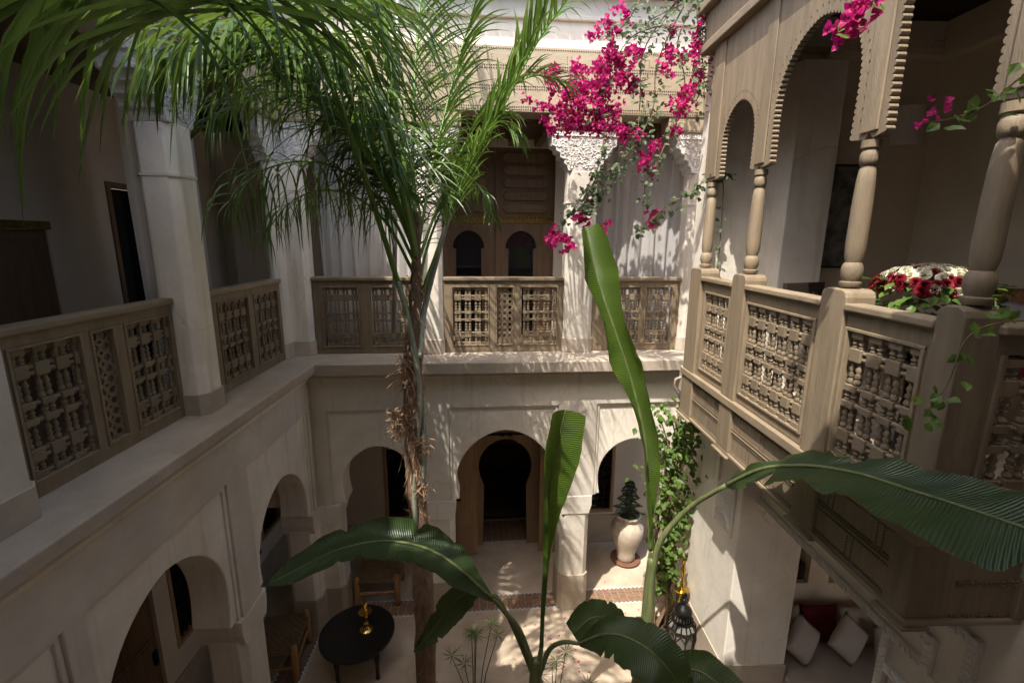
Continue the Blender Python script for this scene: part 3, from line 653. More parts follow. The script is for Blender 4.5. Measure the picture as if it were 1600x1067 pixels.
for i in range(34):
    for j in range(4):
        cr.lathe([(.016, -.018), (.013, -.004), (.004, 0)], 6, (3.16 + i * .035 + rnd.uniform(-.006, .006), 4.93, 6.77 + j * .055), 'y', 1, .7)
cr.build('carved_relief', 'loggia', cn, kind='stuff')
MB().box(2.26, 4.6, -1, 5.4, 7.2, 7.35).build('roof', 'plaster', sw)
MB().box(2.13, 3.14, 4.9, 5.3, 6.8, 7.19).build('lintel', 'plaster', sw)
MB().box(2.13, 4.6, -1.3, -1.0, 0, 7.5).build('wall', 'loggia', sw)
# lower right wall with the salon opening
wl = MB(); wl.box(XW, 3.1, 4.25, 5.9, 0, 3.29); wl.build('wall', 'plaster', sw, bevel=.01)
MB().box(XW - .012, 3.112, 4.238, 5.88, 0, .52).build('dado', 'dado', sw, bevel=.004)
XB = 2.6
MB().box(XB, XB + .4, -1, 4.249, 2.45, 3.29).build('beam_wall', 'plaster', sw, bevel=.008)
MB().box(XB, XB + .4, -1, 2.58, 0, 2.449).build('pier', 'plaster', sw, bevel=.01)
rp = MB()
def rope(mb, p, q, n, r=.018):
    p = Vector(p); q = Vector(q); d = (q - p) / n; t = d.normalized(); s = Vector((1, 0, 0)).cross(t)
    for i in range(n):
        c = p + d * (i + .5); a = (t * .6 + s).normalized(); mb.tube([c - a * r * 1.5, c, c + a * r * 1.5], [r * .35, r * .6, r * .35], 5)
# carved inset on the pier
ins = MB(); ins.box(XW - .02, XW - .0005, 4.38, 4.72, 2.0, 2.45); io = ins.build('carved_inset', 'plaster2', sw, bevel=.004)
m = MB(); rnd = random.Random(9)
for i in range(7):
    for j in range(10):
        y, z = 4.41 + i * .047, 2.03 + j * .043
        if math.hypot(y - 4.55, (z - 2.03)) > .17: m.lathe([(.02, -.012), (.015, -.003), (.005, 0)][::-1], 7, (XW - .02, y, z), 'x', .8 + .5 * rnd.random(), 1)
for r0 in (.12, .15): 
    m.tube([(XW - .022, 4.55 + r0 * math.cos(a * math.pi / 12), 2.04 + r0 * math.sin(a * math.pi / 12)) for a in range(13)], .008, 6)
m.build('carved_relief', 'plaster2', io, kind='stuff')
MB().box(XW - .03, XW - .0005, 4.35, 4.38, 1.98, 2.72).build('inset_moulding', 'plaster', sw, bevel=.004)
MB().box(XW - .03, XW - .0005, 4.72, 4.75, 1.98, 2.72).build('inset_moulding', 'plaster', sw, bevel=.004)
# interlaced rope frames on the near pier
for bi, (y0, z0, y1, z1) in enumerate(((4.2, 2.49, 2.38, 2.49), (2.34, 2.49, 2.34, 2.68), (2.38, 2.68, 3.4, 2.68), (2.62, 2.44, 2.62, 1.2), (2.56, 2.24, 1.9, 2.24), (3.6, 2.89, 2.15, 2.89), (2.11, 2.89, 2.11, 1.2))):
    XF = XB - .0022 * bi
    a, b = min(y0, y1), max(y0, y1); c, d = min(z0, z1), max(z0, z1)
    fb = MB().box(XF - .03, XB - .001, a - .03, b + .03, c - .03, d + .03).build('interlace_band', 'plaster2', sw, bevel=.004)
    r_ = MB(); n = int(max(b - a, d - c) / .04); rope(r_, (XF - .032, y0, z0), (XF - .032, y1, z1), max(n, 4), .018); r_.build('rope_relief', 'plaster2', fb, kind='stuff')
# salon interior
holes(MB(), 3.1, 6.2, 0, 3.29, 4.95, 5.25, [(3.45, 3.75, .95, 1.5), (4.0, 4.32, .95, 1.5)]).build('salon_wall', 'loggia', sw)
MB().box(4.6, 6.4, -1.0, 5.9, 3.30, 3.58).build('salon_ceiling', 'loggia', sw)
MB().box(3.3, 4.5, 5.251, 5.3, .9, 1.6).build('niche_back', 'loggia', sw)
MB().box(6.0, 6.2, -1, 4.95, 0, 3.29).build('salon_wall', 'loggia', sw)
sofa = empty('salon_sofa', (0, 0, 0), 0, 'long cream daybed with low back under the salon niches', 'sofa')
MB().box(3.12, 5.9, 3.95, 4.93, .0, .2).build('base', 'cushion', sofa, bevel=.02); MB().box(3.12, 5.9, 3.9, 4.94, .201, .34).build('mattress', 'cushion', sofa, bevel=.05)
def cushion(loc, rot, size, m, label, group=None, s=.07):
    mb = MB(); n = 8; 
    for side in (1, -1):
        vs = []; fs = []
        for i in range(n + 1):
            for j in range(n + 1):
                x = i / n * 2 - 1; y = j / n * 2 - 1; k = (1 - x ** 4) * (1 - y ** 4); pinch = 1 - .08 * (1 - x * x) * abs(y) ** 3; pinch2 = 1 - .08 * (1 - y * y) * abs(x) ** 3
                vs.append((x * size / 2 * pinch2, side * s * k ** .55, y * size / 2 * pinch))
        for i in range(n):
            for j in range(n): a = i * (n + 1) + j; fs.append((a, a + 1, a + n + 2, a + n + 1))
        mb.add(vs, fs)
    bm_me = mb.mesh('cushion', m, True); bm = bmesh.new(); bm.from_mesh(bm_me); bmesh.ops.remove_doubles(bm, verts=bm.verts, dist=.0005); bmesh.ops.recalc_face_normals(bm, faces=bm.faces); bm.to_mesh(bm_me); bm.free()
    o = bpy.data.objects.new('cushion', bm_me); col.objects.link(o); o.location = loc; o.rotation_euler = rot; return tag(o, label, 'cushion', group)
cushion((3.36, 4.74, .56), (R(-18), 0, R(0)), .46, 'cushion', 'square cream cushion leaning upright in the salon sofa corner')
cushion((3.42, 4.46, .62), (R(-24), R(45), R(4)), .44, 'cushion', 'cream cushion balanced on its corner in front of the upright one', 'corner-balanced cushions')
cushion((3.95, 4.46, .62), (R(-24), R(45), R(-3)), .44, 'cushion', 'cream cushion balanced on its corner in front of the crimson cushion', 'corner-balanced cushions')
cushion((3.80, 4.74, .57), (R(-16), 0, 0), .46, 'redcloth', 'crimson cushion behind the cream cushions on the salon sofa')
cushion((4.26, 4.72, .56), (R(-16), 0, 0), .46, 'cushion', 'square cream cushion standing beyond the crimson one')
cushion((4.42, 4.42, .54), (R(-30), R(12), 0), .42, 'cushion', 'cream cushion slouched at the far end of the row')
for i, (x, h, mname) in enumerate(((3.5, .26, 'dark'), (3.55, .22, 'paper'), (3.59, .24, 'paper'), (3.64, .2, 'redcloth'), (3.68, .23, 'dark'))):
    tag(MB().box(x, x + .034, 5.01, 5.2, .952, .952 + h).build('book', mname, bevel=.003), ['tall dark book at the end of the niche row', 'pale book next to the tall dark one', 'taller pale book before the red spine', 'short red book in the salon niche', 'dark book beside the short red one'][i], 'book')
tag(MB().lathe([(.05, 0), (.06, .06), (.03, .16), (.022, .2), (.03, .21)], 14, (4.12, 5.1, .951)).build('bottle', 'brass', smooth=True), 'amber bottle in the salon niche away from the books', 'bottle')
# loggia furnishings
pc = tag(MB().box(3.28, 3.72, 5.02, 5.048, 4.75, 5.75).build('framed_picture', 'picture', bevel=.003), 'tall dark framed town photograph on the loggia end wall', 'picture')
fr = MB(); fr.box(3.26, 3.28, 5.01, 5.048, 4.73, 5.77); fr.box(3.72, 3.74, 5.01, 5.048, 4.73, 5.77); fr.box(3.28, 3.72, 5.01, 5.048, 5.75, 5.77); fr.box(3.28, 3.72, 5.01, 5.048, 4.73, 4.75); fr.build('frame', 'dark', pc)
sc = MB(); P = [(math.cos(math.pi * k / 10), -math.sin(math.pi * k / 10)) for k in range(11)]
sc.add([(4.10 + .15 * x, 5.049 + .12 * y, z) for z in (5.95, 6.32) for x, y in P], [(k, k + 1, k + 12, k + 11) for k in range(10)] + [tuple(range(11)), tuple(range(21, 10, -1))])
tag(sc.build('wall_sconce', 'plaster', angle=40), 'half-round plaster wall lamp on the loggia wall', 'lamp')
vt = empty('side_table', (2.72, 2.95, 3.585), 0, 'small round dark table carrying the rose bouquet', 'table')
MB().lathe([(.3, .62), (.32, .63), (.32, .66), (.3, .67)], 28).build('top', 'dark', vt)
MB().lathe([(.18, 0), (.18, .03), (.04, .06), (.035, .3), (.05, .34), (.035, .4), (.05, .615)], 16).build('pedestal', 'dark', vt, smooth=True)
bq = empty('rose_bouquet', (2.72, 2.95, 4.256), 0, 'large round bouquet of crimson and cream roses behind the balcony rail', 'flowers')
MB().lathe([(.07, 0), (.1, .02), (.12, .1), (.11, .18), (.08, .2)], 20).build('vase', 'glass', bq, smooth=True)
def rose():
    mb = MB()
    for ring, (n, r, h, op) in enumerate(((3, .012, .035, .1), (4, .022, .034, .35), (5, .033, .028, .75), (6, .042, .016, 1.1))):
        for k in range(n):
            a = 2 * math.pi * k / n + ring * .6; vs = []; w_ = 2 * math.pi / n * .75
            for i in range(3):
                for j in range(3):
                    b = a + (j - 1) * w_; rr = r * (.45 + .35 * i + .25 * op * (i / 2) ** 2); vs.append((rr * math.cos(b), rr * math.sin(b), h * (i / 2) - (.006 * op if i == 2 and j != 1 else 0) - .004 * op * i))
            mb.add(vs, [(i * 3 + j, i * 3 + j + 1, i * 3 + j + 4, i * 3 + j + 3) for i in range(2) for j in range(2)])
    return mb
ME_RR = rose().mesh('rose', 'rosered', True, False); ME_RW = rose().mesh('rose', 'rosewhite', True, False)
rnd = random.Random(4); lv = MB()
def leaf6(mb, c, d, n, L, W):
    d = d.normalized(); s = d.cross(n); s = s.normalized() if s.length > 1e-4 else d.orthogonal().normalized(); n = s.cross(d)
    a = c; b = c + d * L; m1 = c + d * L * .35 - n * W * .25; 
    mb.add([a, m1 + s * W * .5 + n * W * .25, c + d * L * .7 + s * W * .36, b - n * W * .2, c + d * L * .7 - s * W * .36, m1 - s * W * .5 + n * W * .25, c + d * L * .4 - n * W * .1], [(0, 1, 6), (1, 2, 6), (2, 3, 6), (3, 4, 6), (4, 5, 6), (5, 0, 6)])
for k in range(230):
    z = rnd.uniform(-.1, 1); a = rnd.uniform(0, 2 * math.pi); q = math.sqrt(max(0, 1 - z * z)); d = Vector((q * math.cos(a), q * math.sin(a), z))
    o = inst(ME_RW if (d.z > .55 and k % 4) or k % 7 == 0 or (d.x > .4 and k % 3 == 0) else ME_RR, 'rose', bq, (d.x * .30, d.y * .27, .46 + d.z * .14), (.62,) * 3, d.to_track_quat('Z', 'Y').to_euler())
for k in range(420):
    a = rnd.uniform(0, 2 * math.pi); z = rnd.uniform(.16, .52); rr = .32 * math.sqrt(max(.1, 1 - ((z - .42) / .32) ** 2)) * rnd.uniform(.7, 1.08); p = Vector((rr * math.cos(a), rr * math.sin(a), z))
    leaf6(lv, p, Vector((math.cos(a), math.sin(a), rnd.uniform(-.9, .4))), Vector((0, 0, 1)), .08, .05)
lv.build('foliage', 'vineleaf', bq, kind='stuff', fix=False)
lb = empty('loggia_bench', (3.2, 0, 3.585), 0, 'low upholstered bench along the loggia side wall', 'bench')
MB().box(.55, 1.14, .4, 4.4, 0, .4).build('base', 'door', lb, bevel=.01); MB().box(.52, 1.14, .4, 4.42, .401, .55).build('seat_pad', 'redcloth', lb, bevel=.04)
cushion((4.03, 3.75, 4.42), (R(-8), 0, R(-72)), .5, 'stripe', 'orange and brown striped cushion on the loggia bench')
cushion((3.96, 3.45, 4.36), (R(-25), R(8), R(-65)), .42, 'cushion', 'cream cushion slumped between the striped and the red cushions')
cushion((4.02, 3.02, 4.44), (R(-5), 0, R(-80)), .5, 'redcloth', 'plain red cushion on the loggia bench')
hl = empty('hanging_lantern', (3.0, 2.16, 5.5), 0, 'black pierced globe lantern hanging under the loggia ceiling', 'lantern')
MB().lathe([(.01, 0), (.06, .02), (.1, .08), (.11, .14), (.08, .22), (.03, .26), (.01, .28)], 16).build('globe', 'iron', hl, smooth=True); MB().tube([(0, 0, .27), (0, 0, 1.55)], .008, 6).build('chain', 'iron', hl)
ch = empty('spindle_chair', (2.62, 3.75, 3.585), R(20), 'dark wooden chair with a row of turned spindles in its back', 'chair')
for x in (-.2, .2):
    for y in (-.2, .2): MB().lathe([(.02, 0), (.024, .2), (.02, .42)] + ([(.02, 1.0)] if y > 0 else []), 8, (x, y, 0)).build('leg', 'dark', ch)
MB().box(-.23, .23, -.23, .23, .421, .46).build('seat', 'dark', ch, bevel=.01); MB().box(-.22, .22, .18, .22, 1.0, 1.08).build('top_rail', 'dark', ch); MB().box(-.179, .179, .18, .22, .82, .85).build('back_rail', 'dark', ch)
for i in range(6): inst(ME_SHORT, 'spindle', ch, (-.15 + i * .06, .2, .85), (.016, .016, .15))

# ---- curtains
def curtain(loc, rz, u0, u1, y, z0, z1, label, amp=.045, n=60, seed=1):
    rnd = random.Random(seed); ph = [rnd.uniform(0, 6.28) for _ in range(4)]; mb = MB(); vs = []; nz = 6
    for j in range(nz + 1):
        for i in range(n + 1):
            t = i / n; x = u0 + (u1 - u0) * t; k = .55 + .45 * j / nz if False else 1.
            f = math.sin(t * (u1 - u0) * 38 + ph[0] + 1.4 * math.sin(t * 7 + ph[1])) * .7 + .3 * math.sin(t * (u1 - u0) * 71 + ph[2])
            vs.append((x + .012 * math.sin(j * 1.1 + t * 19), y + amp * f * (1 - .25 * j / nz), z0 + (z1 - z0) * j / nz))
    mb.add(vs, [(j * (n + 1) + i, j * (n + 1) + i + 1, (j + 1) * (n + 1) + i + 1, (j + 1) * (n + 1) + i) for j in range(nz) for i in range(n)])
    o = mb.build('curtain', 'curtain', smooth=True, fix=False); o.location = loc; o.rotation_euler = (0, 0, rz); return tag(o, label, 'curtain')
curtain(BACK, AB, 1.3, 2.62, .42, 3.6, 6.3, 'white voile curtain hanging behind the bougainvillea', n=90)
curtain(BACK, AB, -2.25, -1.1, .42, 3.6, 6.3, 'white voile curtain in the shaded bay behind the palm', n=80, seed=2)
curtain(LW, R(90), 4.1, 5.0, .42, 3.6, 6.3, 'grey-white curtain in the shaded side gallery', n=60, seed=3)

# ---- ground floor furniture
tb = empty('round_table', (-1.66, 4.80, 0), R(12), 'low round black table standing on the courtyard floor', 'table')
MB().lathe([(.40, .455), (.425, .46), (.43, .475), (.425, .49), (.2, .491), (.0, .491)][:5], 48).build('top', 'black', tb, smooth=True, angle=40)
MB().lathe([(.33, .38), (.34, .38), (.34, .454), (.33, .454)], 24).build('apron', 'black', tb)
for k in range(4):
    a = R(45 + 90 * k); MB().lathe([(.022, 0), (.03, .03), (.022, .06), (.024, .2), (.034, .3), (.036, .45)], 10, (.31 * math.cos(a), .31 * math.sin(a), 0)).build('leg', 'black', tb, smooth=True)
CANDLE = [(.075, 0), (.075, .012), (.045, .03), (.028, .06), (.02, .09), (.03, .11), (.014, .13), (.02, .18), (.032, .215), (.016, .25), (.014, .27), (.075, .285), (.078, .292), (.02, .296), (.03, .32), (.014, .34), (.022, .38), (.03, .4), (.014, .42), (.02, .45), (.024, .455)]
cs = MB().lathe([(r, z * .86) for r, z in CANDLE], 20).build('candlestick', 'brass', smooth=True, angle=50); cs.location = (-1.56, 4.82, .4915); tag(cs, 'turned brass candlestick standing on the round black table', 'candlestick')
def rush_chair(loc, rz, label):
    c = empty('rush_chair', loc, rz, label, 'chair', 'low poplar chairs with rush seats')
    for x in (-.27, .27):
        MB().lathe([(.034, 0), (.042, .1), (.04, .3), (.036, .44), (.028, .46)], 10, (x, -.26, 0)).build('leg', 'chair', c, smooth=True)
        MB().tube([(x, .24, 0), (x, .25, .35), (x * 1.02, .31, .72), (x * 1.02, .32, .76)], [.036, .04, .034, .026], 10).build('leg', 'chair', c, smooth=True)
        MB().tube([(x, -.26, .17), (x, .25, .17)], .018, 8).build('stretcher', 'chair', c)
    MB().tube([(-.27, -.26, .2), (.27, -.26, .2)], .02, 8).build('stretcher', 'chair', c)
    s = MB(); s.box(-.3, .3, -.29, .28, .36, .40); seat = s.build('seat', 'rush', c, bevel=.02)
    wv = MB()
    for i in range(15):
        for j in range(7):
            x = -.27 + i * .0386; y = -.25 + (j * 2 + i % 2) * .037; wv.box(x - .017, x + .017, y - .03, y + .03, .401, .412)
    wv.build('weave', 'rush', seat, kind='stuff')
    for z in (.5, .6, .69): MB().tube([(-.27, .265 + (z - .35) * .15, z), (.27, .265 + (z - .35) * .15, z)], .016, 8).build('back_slat', 'chair', c)
    for i in range(7): MB().tube([(-.2 + i * .067, .285, .5), (-.2 + i * .067, .30, .6)], .012, 6).build('back_spindle', 'chair', c)
    return c
rush_chair((-2.62, 4.86, .01), R(97), 'rush-seated poplar chair in the arch of the shaded wing, facing the black table')
rush_chair((-1.70, 6.02, .01), R(4), 'rush-seated poplar chair under the small arch behind the palm trunk')
for p, r_, lb_ in (((-2.16, 5.52, .32), 0, 'small black wall socket on the pillar base beside the corner'), ((-3.30, 5.9, .75), R(90), 'small black socket on the inner arcade wall near the window')):
    o = MB().box(-.035, .035, -.012, .0, -.025, .025).build('wall_socket', 'iron', bevel=.004); o.location = p; o.rotation_euler = (0, 0, r_); tag(o, lb_, 'socket')
# urn with a small Norfolk pine
up = (2.02, 6.68)
ds = tag(MB().lathe([(.17, 0), (.225, .03), (.235, .05), (.21, .045), (.0, .03)][:4], 28, (up[0], up[1], 0)).build('plant_saucer', 'clay', smooth=True), 'terracotta saucer under the pale clay urn', 'saucer')
ur = tag(MB().lathe([(.13, .046), (.15, .07), (.14, .14), (.17, .25), (.23, .40), (.255, .52), (.25, .62), (.2, .70), (.17, .74), (.18, .77), (.2, .79), (.2, .82), (.165, .82), (.15, .72), (.14, .70)], 32, (up[0], up[1], 0)).build('urn', 'urn', smooth=True), 'tall weathered clay urn on a saucer beneath the small arch', 'urn')
MB().lathe([(.145, .70), (.14, .745), (.02, .76)], 16, (up[0], up[1], 0)).build('soil', 'soil', ur)
pn = empty('potted_pine', (up[0], up[1], .74), 0, 'small tiered dark green conifer growing in the clay urn', 'plant')
MB().tube([(0, 0, 0), (.01, .01, .35), (0, 0, .66)], [.014, .01, .003], 6).build('stem', 'twig', pn)
nd = MB(); rnd = random.Random(2)
for tier in range(8):
    z = .06 + tier * .078; Lb = .25 * (1 - tier / 9.5)
    for k in range(6):
        a = 2 * math.pi * k / 6 + tier * .5; d = Vector((math.cos(a), math.sin(a), .22)); p0 = Vector((0, 0, z))
        for i in range(12):
            t = (i + 1) / 12; c = p0 + d * Lb * t - Vector((0, 0, .06 * t * t))
            s = Vector((-math.sin(a), math.cos(a), 0))
            for sg in (1, -1): leaf6(nd, c, s * sg + d * .7 + Vector((0, 0, .25)), Vector((0, 0, 1)), .05 * (1.1 - .5 * t), .012)
            leaf6(nd, c, d + Vector((0, 0, .6)), s, .04, .012)
nd.build('needles', 'pine', pn, kind='stuff', fix=False)
# lantern and tall brass candlestick by the right wall
ln = empty('floor_lantern', (2.22, 4.88, 0), R(22), 'black pierced metal lantern with frosted panes on the floor by the white wall', 'lantern')
def ring8(r): return [(r * math.cos(R(22.5 + 45 * k)), r * math.sin(R(22.5 + 45 * k))) for k in range(8)]
MB().vprism(ring8(.15), 0, .05).build('base', 'iron', ln); MB().vprism(ring8(.135), .05, .42, 1.1).build('glass_body', 'lanternglass', ln)
st = MB()
for k in range(8):
    a = Vector(ring8(.14)[k]); b = Vector(ring8(.155)[k]); st.tube([(a.x, a.y, .05), (b.x, b.y, .43)], .008, 6)
    a2 = Vector(ring8(.14)[(k + 1) % 8]); c = (a + a2) / 2 * 1.06; st.tube([(a.x * 1.07, a.y * 1.07, .3), (c.x, c.y, .38), (a2.x * 1.07, a2.y * 1.07, .3)], .006, 5)
st.build('frame', 'iron', ln)
for z0, z1, r0, f, m_ in ((.42, .45, .17, 1.05, 'iron'), (.45, .52, .165, .72, 'lanternglass'), (.52, .54, .135, 1., 'iron'), (.54, .61, .10, .9, 'lanternglass'), (.61, .63, .11, 1., 'iron')): MB().vprism(ring8(r0), z0, z1, f).build('tier', m_, ln)
fl = MB()
for z0, z1, r0, r1 in ((.45, .52, .168, .122), (.54, .61, .102, .093)):
    for k in range(8):
        a = Vector(ring8(r0)[k]); b = Vector(ring8(r1)[k]); fl.tube([(a.x, a.y, z0), (b.x, b.y, z1)], .009, 5); a2 = Vector(ring8(r0)[(k + 1) % 8]); fl.tube([((a.x + a2.x) / 2, (a.y + a2.y) / 2, z0), ((b.x + Vector(ring8(r1)[(k + 1) % 8]).x) / 2, (b.y + Vector(ring8(r1)[(k + 1) % 8]).y) / 2, z1)], .01, 5)
fl.build('filigree', 'iron', ln)
MB().lathe([(.11, .63), (.1, .67), (.07, .71), (.03, .74), (.025, .75), (.035, .77), (.03, .8), (.012, .82)], 16).build('dome', 'iron', ln, smooth=True)
MB().lathe([(.035, -.008), (.042, 0), (.035, .008), (.028, 0), (.035, -.008)], 14, (0, 0, .855), 'y').build('ring', 'iron', ln)
cs2 = MB().lathe([(r * 1.2, z * 2.5) for r, z in CANDLE], 20).build('tall_candlestick', 'brass', smooth=True, angle=50); cs2.location = (2.30, 5.15, 0); tag(cs2, 'tall brass candlestick on the floor behind the black lantern', 'candlestick')
pp = MB().tube([pt(1072, 642, 5.4), pt(1062, 620, 5.35), pt(1054, 603, 5.3), pt(1056, 592, 5.28), pt(1068, 588, 5.25), pt(1080, 590, 5.2)], .016, 8).build('water_pipe', 'dado', smooth=True); tag(pp, 'bent pale brown pipe emerging under the balcony corner', 'pipe')
po = MB().tube([pt(616, 520, 5.45), pt(618, 300, 5.45), pt(620, 170, 5.45), pt(622, -40, 5.45)], .026, 10).build('metal_pole', 'pole', smooth=True); tag(po, 'thin grey metal pole rising behind the palm crown', 'pole')

# ------------------------------------------------------------------ plants
def spline(P, n):
    P = [Vector(p) for p in P]; out = []
    Q = [P[0] * 2 - P[1]] + P + [P[-1] * 2 - P[-2]]; m = len(P) - 1
    for i in range(n + 1):
        t = i / n * m; k = min(int(t), m - 1); u = t - k; a, b, c, d = Q[k:k + 4]
        out.append(.5 * ((2 * b) + (c - a) * u + (2 * a - 5 * b + 4 * c - d) * u * u + (3 * b - a - 3 * c + d) * u ** 3))
    return out
def leaflet(base, d, side, L, W, droop, elbow, rnd, seg=9):
    """one drooping folded palm leaflet; returns verts, faces"""
    vs = []; fs = []; p = Vector(base); d = d.normalized(); st = L / seg; w0 = side.cross(d)
    for i in range(seg + 1):
        t = i / seg; wd = W * (.45 + 1.1 * t if t < .3 else .78 * (1 - ((t - .3) / .7) ** 1.7) + .02)
        s = d.cross(Vector((0, 0, 1))); s = s.normalized() if s.length > .05 else w0
        s = (s * .75 + side.cross(d).normalized() * .25).normalized(); n = s.cross(d)
        vs += [p + s * wd / 2 + n * wd * .14, p - n * wd * .1, p - s * wd / 2 + n * wd * .14]
        if i < seg: fs += [(3 * i, 3 * i + 1, 3 * i + 4, 3 * i + 3), (3 * i + 1, 3 * i + 2, 3 * i + 5, 3 * i + 4)]
        g_ = droop * (.25 + (2.6 if elbow < t < elbow + .3 else .5))
        d = (d + Vector((0, 0, -1)) * g_ / seg * 1.6).normalized(); p = p + d * st
    return vs, fs
palm = empty('palm_tree', (-.72, 4.05, 0), 0, 'tall feather palm with shaggy trunk rising from the courtyard past the gallery', 'tree')
def loc(p): return Vector(p) - Vector((-.72, 4.05, 0))
TR = [(666, 1066, 4.05), (663, 960, 4.05), (658, 860, 4.05), (650, 760, 4.05), (647, 690, 4.05), (646, 620, 4.05), (646, 560, 4.05), (648, 500, 4.05), (650, 440, 4.05), (651, 380, 4.05), (652, 330, 4.05)]
tp = [loc(pt(*q)) for q in TR]; tp[0] = Vector((tp[0].x, tp[0].y, .0)) if tp[0].z < .4 else tp[0]
if tp[0].z > .01: tp = [Vector((tp[0].x + .01, tp[0].y, 0))] + tp
spl = spline(tp, 70); trm = MB(); rnd = random.Random(11)
rads = []
for i, p in enumerate(spl):
    t = p.z / spl[-1].z; rads.append((.102 - .025 * t + (.018 if (i % 5 == 0) else 0) + rnd.uniform(-.006, .006)) * (1 if t < .72 else max(.42, 1 - (t - .72) * 2.6)))
trm.tube(spl, rads, 18); trm.build('trunk', 'trunk', palm, smooth=True)
fb = MB()
for k in range(800):
    t = rnd.random(); i = int(t * 60); p = spl[i].lerp(spl[i + 1], rnd.random()); z = p.z
    if z < 2.3 and rnd.random() > .3: continue
    a = rnd.uniform(0, 6.28); rr = rads[i]; o = Vector((math.cos(a), math.sin(a), 0)); L = rnd.uniform(.04, .12) * (1.6 if 3.05 < z < 3.5 else 1)
    b = p + o * rr * .95; e1 = b + o * L * .25 + Vector((rnd.uniform(-.02, .02), rnd.uniform(-.02, .02), L * rnd.uniform(-.9, .7))); e2 = e1 + o * L * rnd.uniform(0, .4) + Vector((0, 0, -L * .6)); s = o.cross(Vector((0, 0, 1))) * rnd.uniform(.002, .008)
    fb.add([b - s, b + s, e1 + s * .7, e1 - s * .7, e2], [(0, 1, 2, 3), (3, 2, 4)])
for cpx, cpy, n, spread, L0 in ((626, 655, 230, .07, .13), (640, 600, 50, .035, .16), (664, 690, 60, .05, .1), (660, 760, 60, .05, .1), (632, 570, 60, .04, .22)):
    c = loc(pt(cpx, cpy, 3.96))
    for k in range(n):
        b = c + Vector((rnd.gauss(0, spread * .6), rnd.gauss(0, spread * .5), rnd.gauss(0, spread))); d = Vector((rnd.gauss(-.2, .5), rnd.gauss(0, .5), rnd.uniform(-1.2, .5))).normalized(); L = L0 * rnd.uniform(.4, 1); s = d.orthogonal().normalized() * .0035
        fb.add([b - s, b + s, b + d * L * .5 + s + Vector((0, 0, -.01)), b + d * L * .5 - s + Vector((0, 0, -.01)), b + d * L + Vector((rnd.gauss(0, .02), 0, -.04))], [(0, 1, 2, 3), (3, 2, 4)])
fb.build('fibre', 'fibre', palm, kind='stuff', fix=False)
for P in ([(652, 700, 4.37), (656, 640, 4.36), (652, 580, 4.35), (640, 510, 4.33), (622, 440, 4.25)], [(660, 770, 4.37), (664, 700, 4.38), (662, 640, 4.4)], [(650, 830, 4.36), (648, 790, 4.36), (648, 740, 4.37)], [(656, 560, 4.05), (664, 480, 4.5), (686, 390, 4.5), (702, 340, 4.5)]):
    q = spline([loc(pt(a[0], a[1], a[2] - .4)) for a in P], 14); MB().tube(q, [.014 + .012 * math.sin(math.pi * i / 14) for i in range(15)], 8).build('leaf_sheath', 'sheath', palm, smooth=True)
def frond(P, L, W, n, droop, fwd, up, seed, single=False, s0=.22, elbow=.45, jit=.12):
    rnd = random.Random(seed); C = spline([loc(pt(q[0], q[1], q[2] - max(0, .42 - .1 * k_))) for k_, q in enumerate(P)], 60); n = int(n * (.8 if not single else .72)); W *= (1.45 if not single else 1.05)
    r = MB(); r.tube(C, [(.022 if L > .7 else .013) * (1 - .85 * i / 60) + .002 for i in range(61)], 7); fo = r.build('frond', 'rachis', palm, smooth=True)
    allm = MB(); k = 0
    for i in range(n):
        t = s0 + (1 - s0) * (i + rnd.uniform(-.3, .3)) / n; t = min(max(t, 0), .995); x = t * 60; j = min(int(x), 59); c = C[j].lerp(C[j + 1], x - j); T = (C[j + 1] - C[j]).normalized()
        S = T.cross(Vector((0, 0, 1))); S = S.normalized() if S.length > .1 else Vector((1, 0, 0)); N = S.cross(T)
        for sg in (1, -1):
            Lk = L * (.55 + .9 * math.sin(math.pi * min(1, (t - s0) / (1 - s0) * .8 + .16)) * .55) * rnd.uniform(.8, 1.1)
            d = S * sg + T * (fwd + rnd.uniform(-jit, jit) * 2) + N * (up + rnd.uniform(-jit, jit) * 2.2)
            vs, fs = leaflet(c, d, N, Lk, W * rnd.uniform(.8, 1.1), droop * rnd.uniform(.6, 1.4), elbow + rnd.uniform(-.15, .2), rnd)
            if single: MB().add(vs, fs).build('leaflet', 'frond', fo, smooth=True, fix=False)
            else: allm.add(vs, fs)
    if not single: allm.build('leaflets', 'frond', fo, kind='stuff', fix=False)
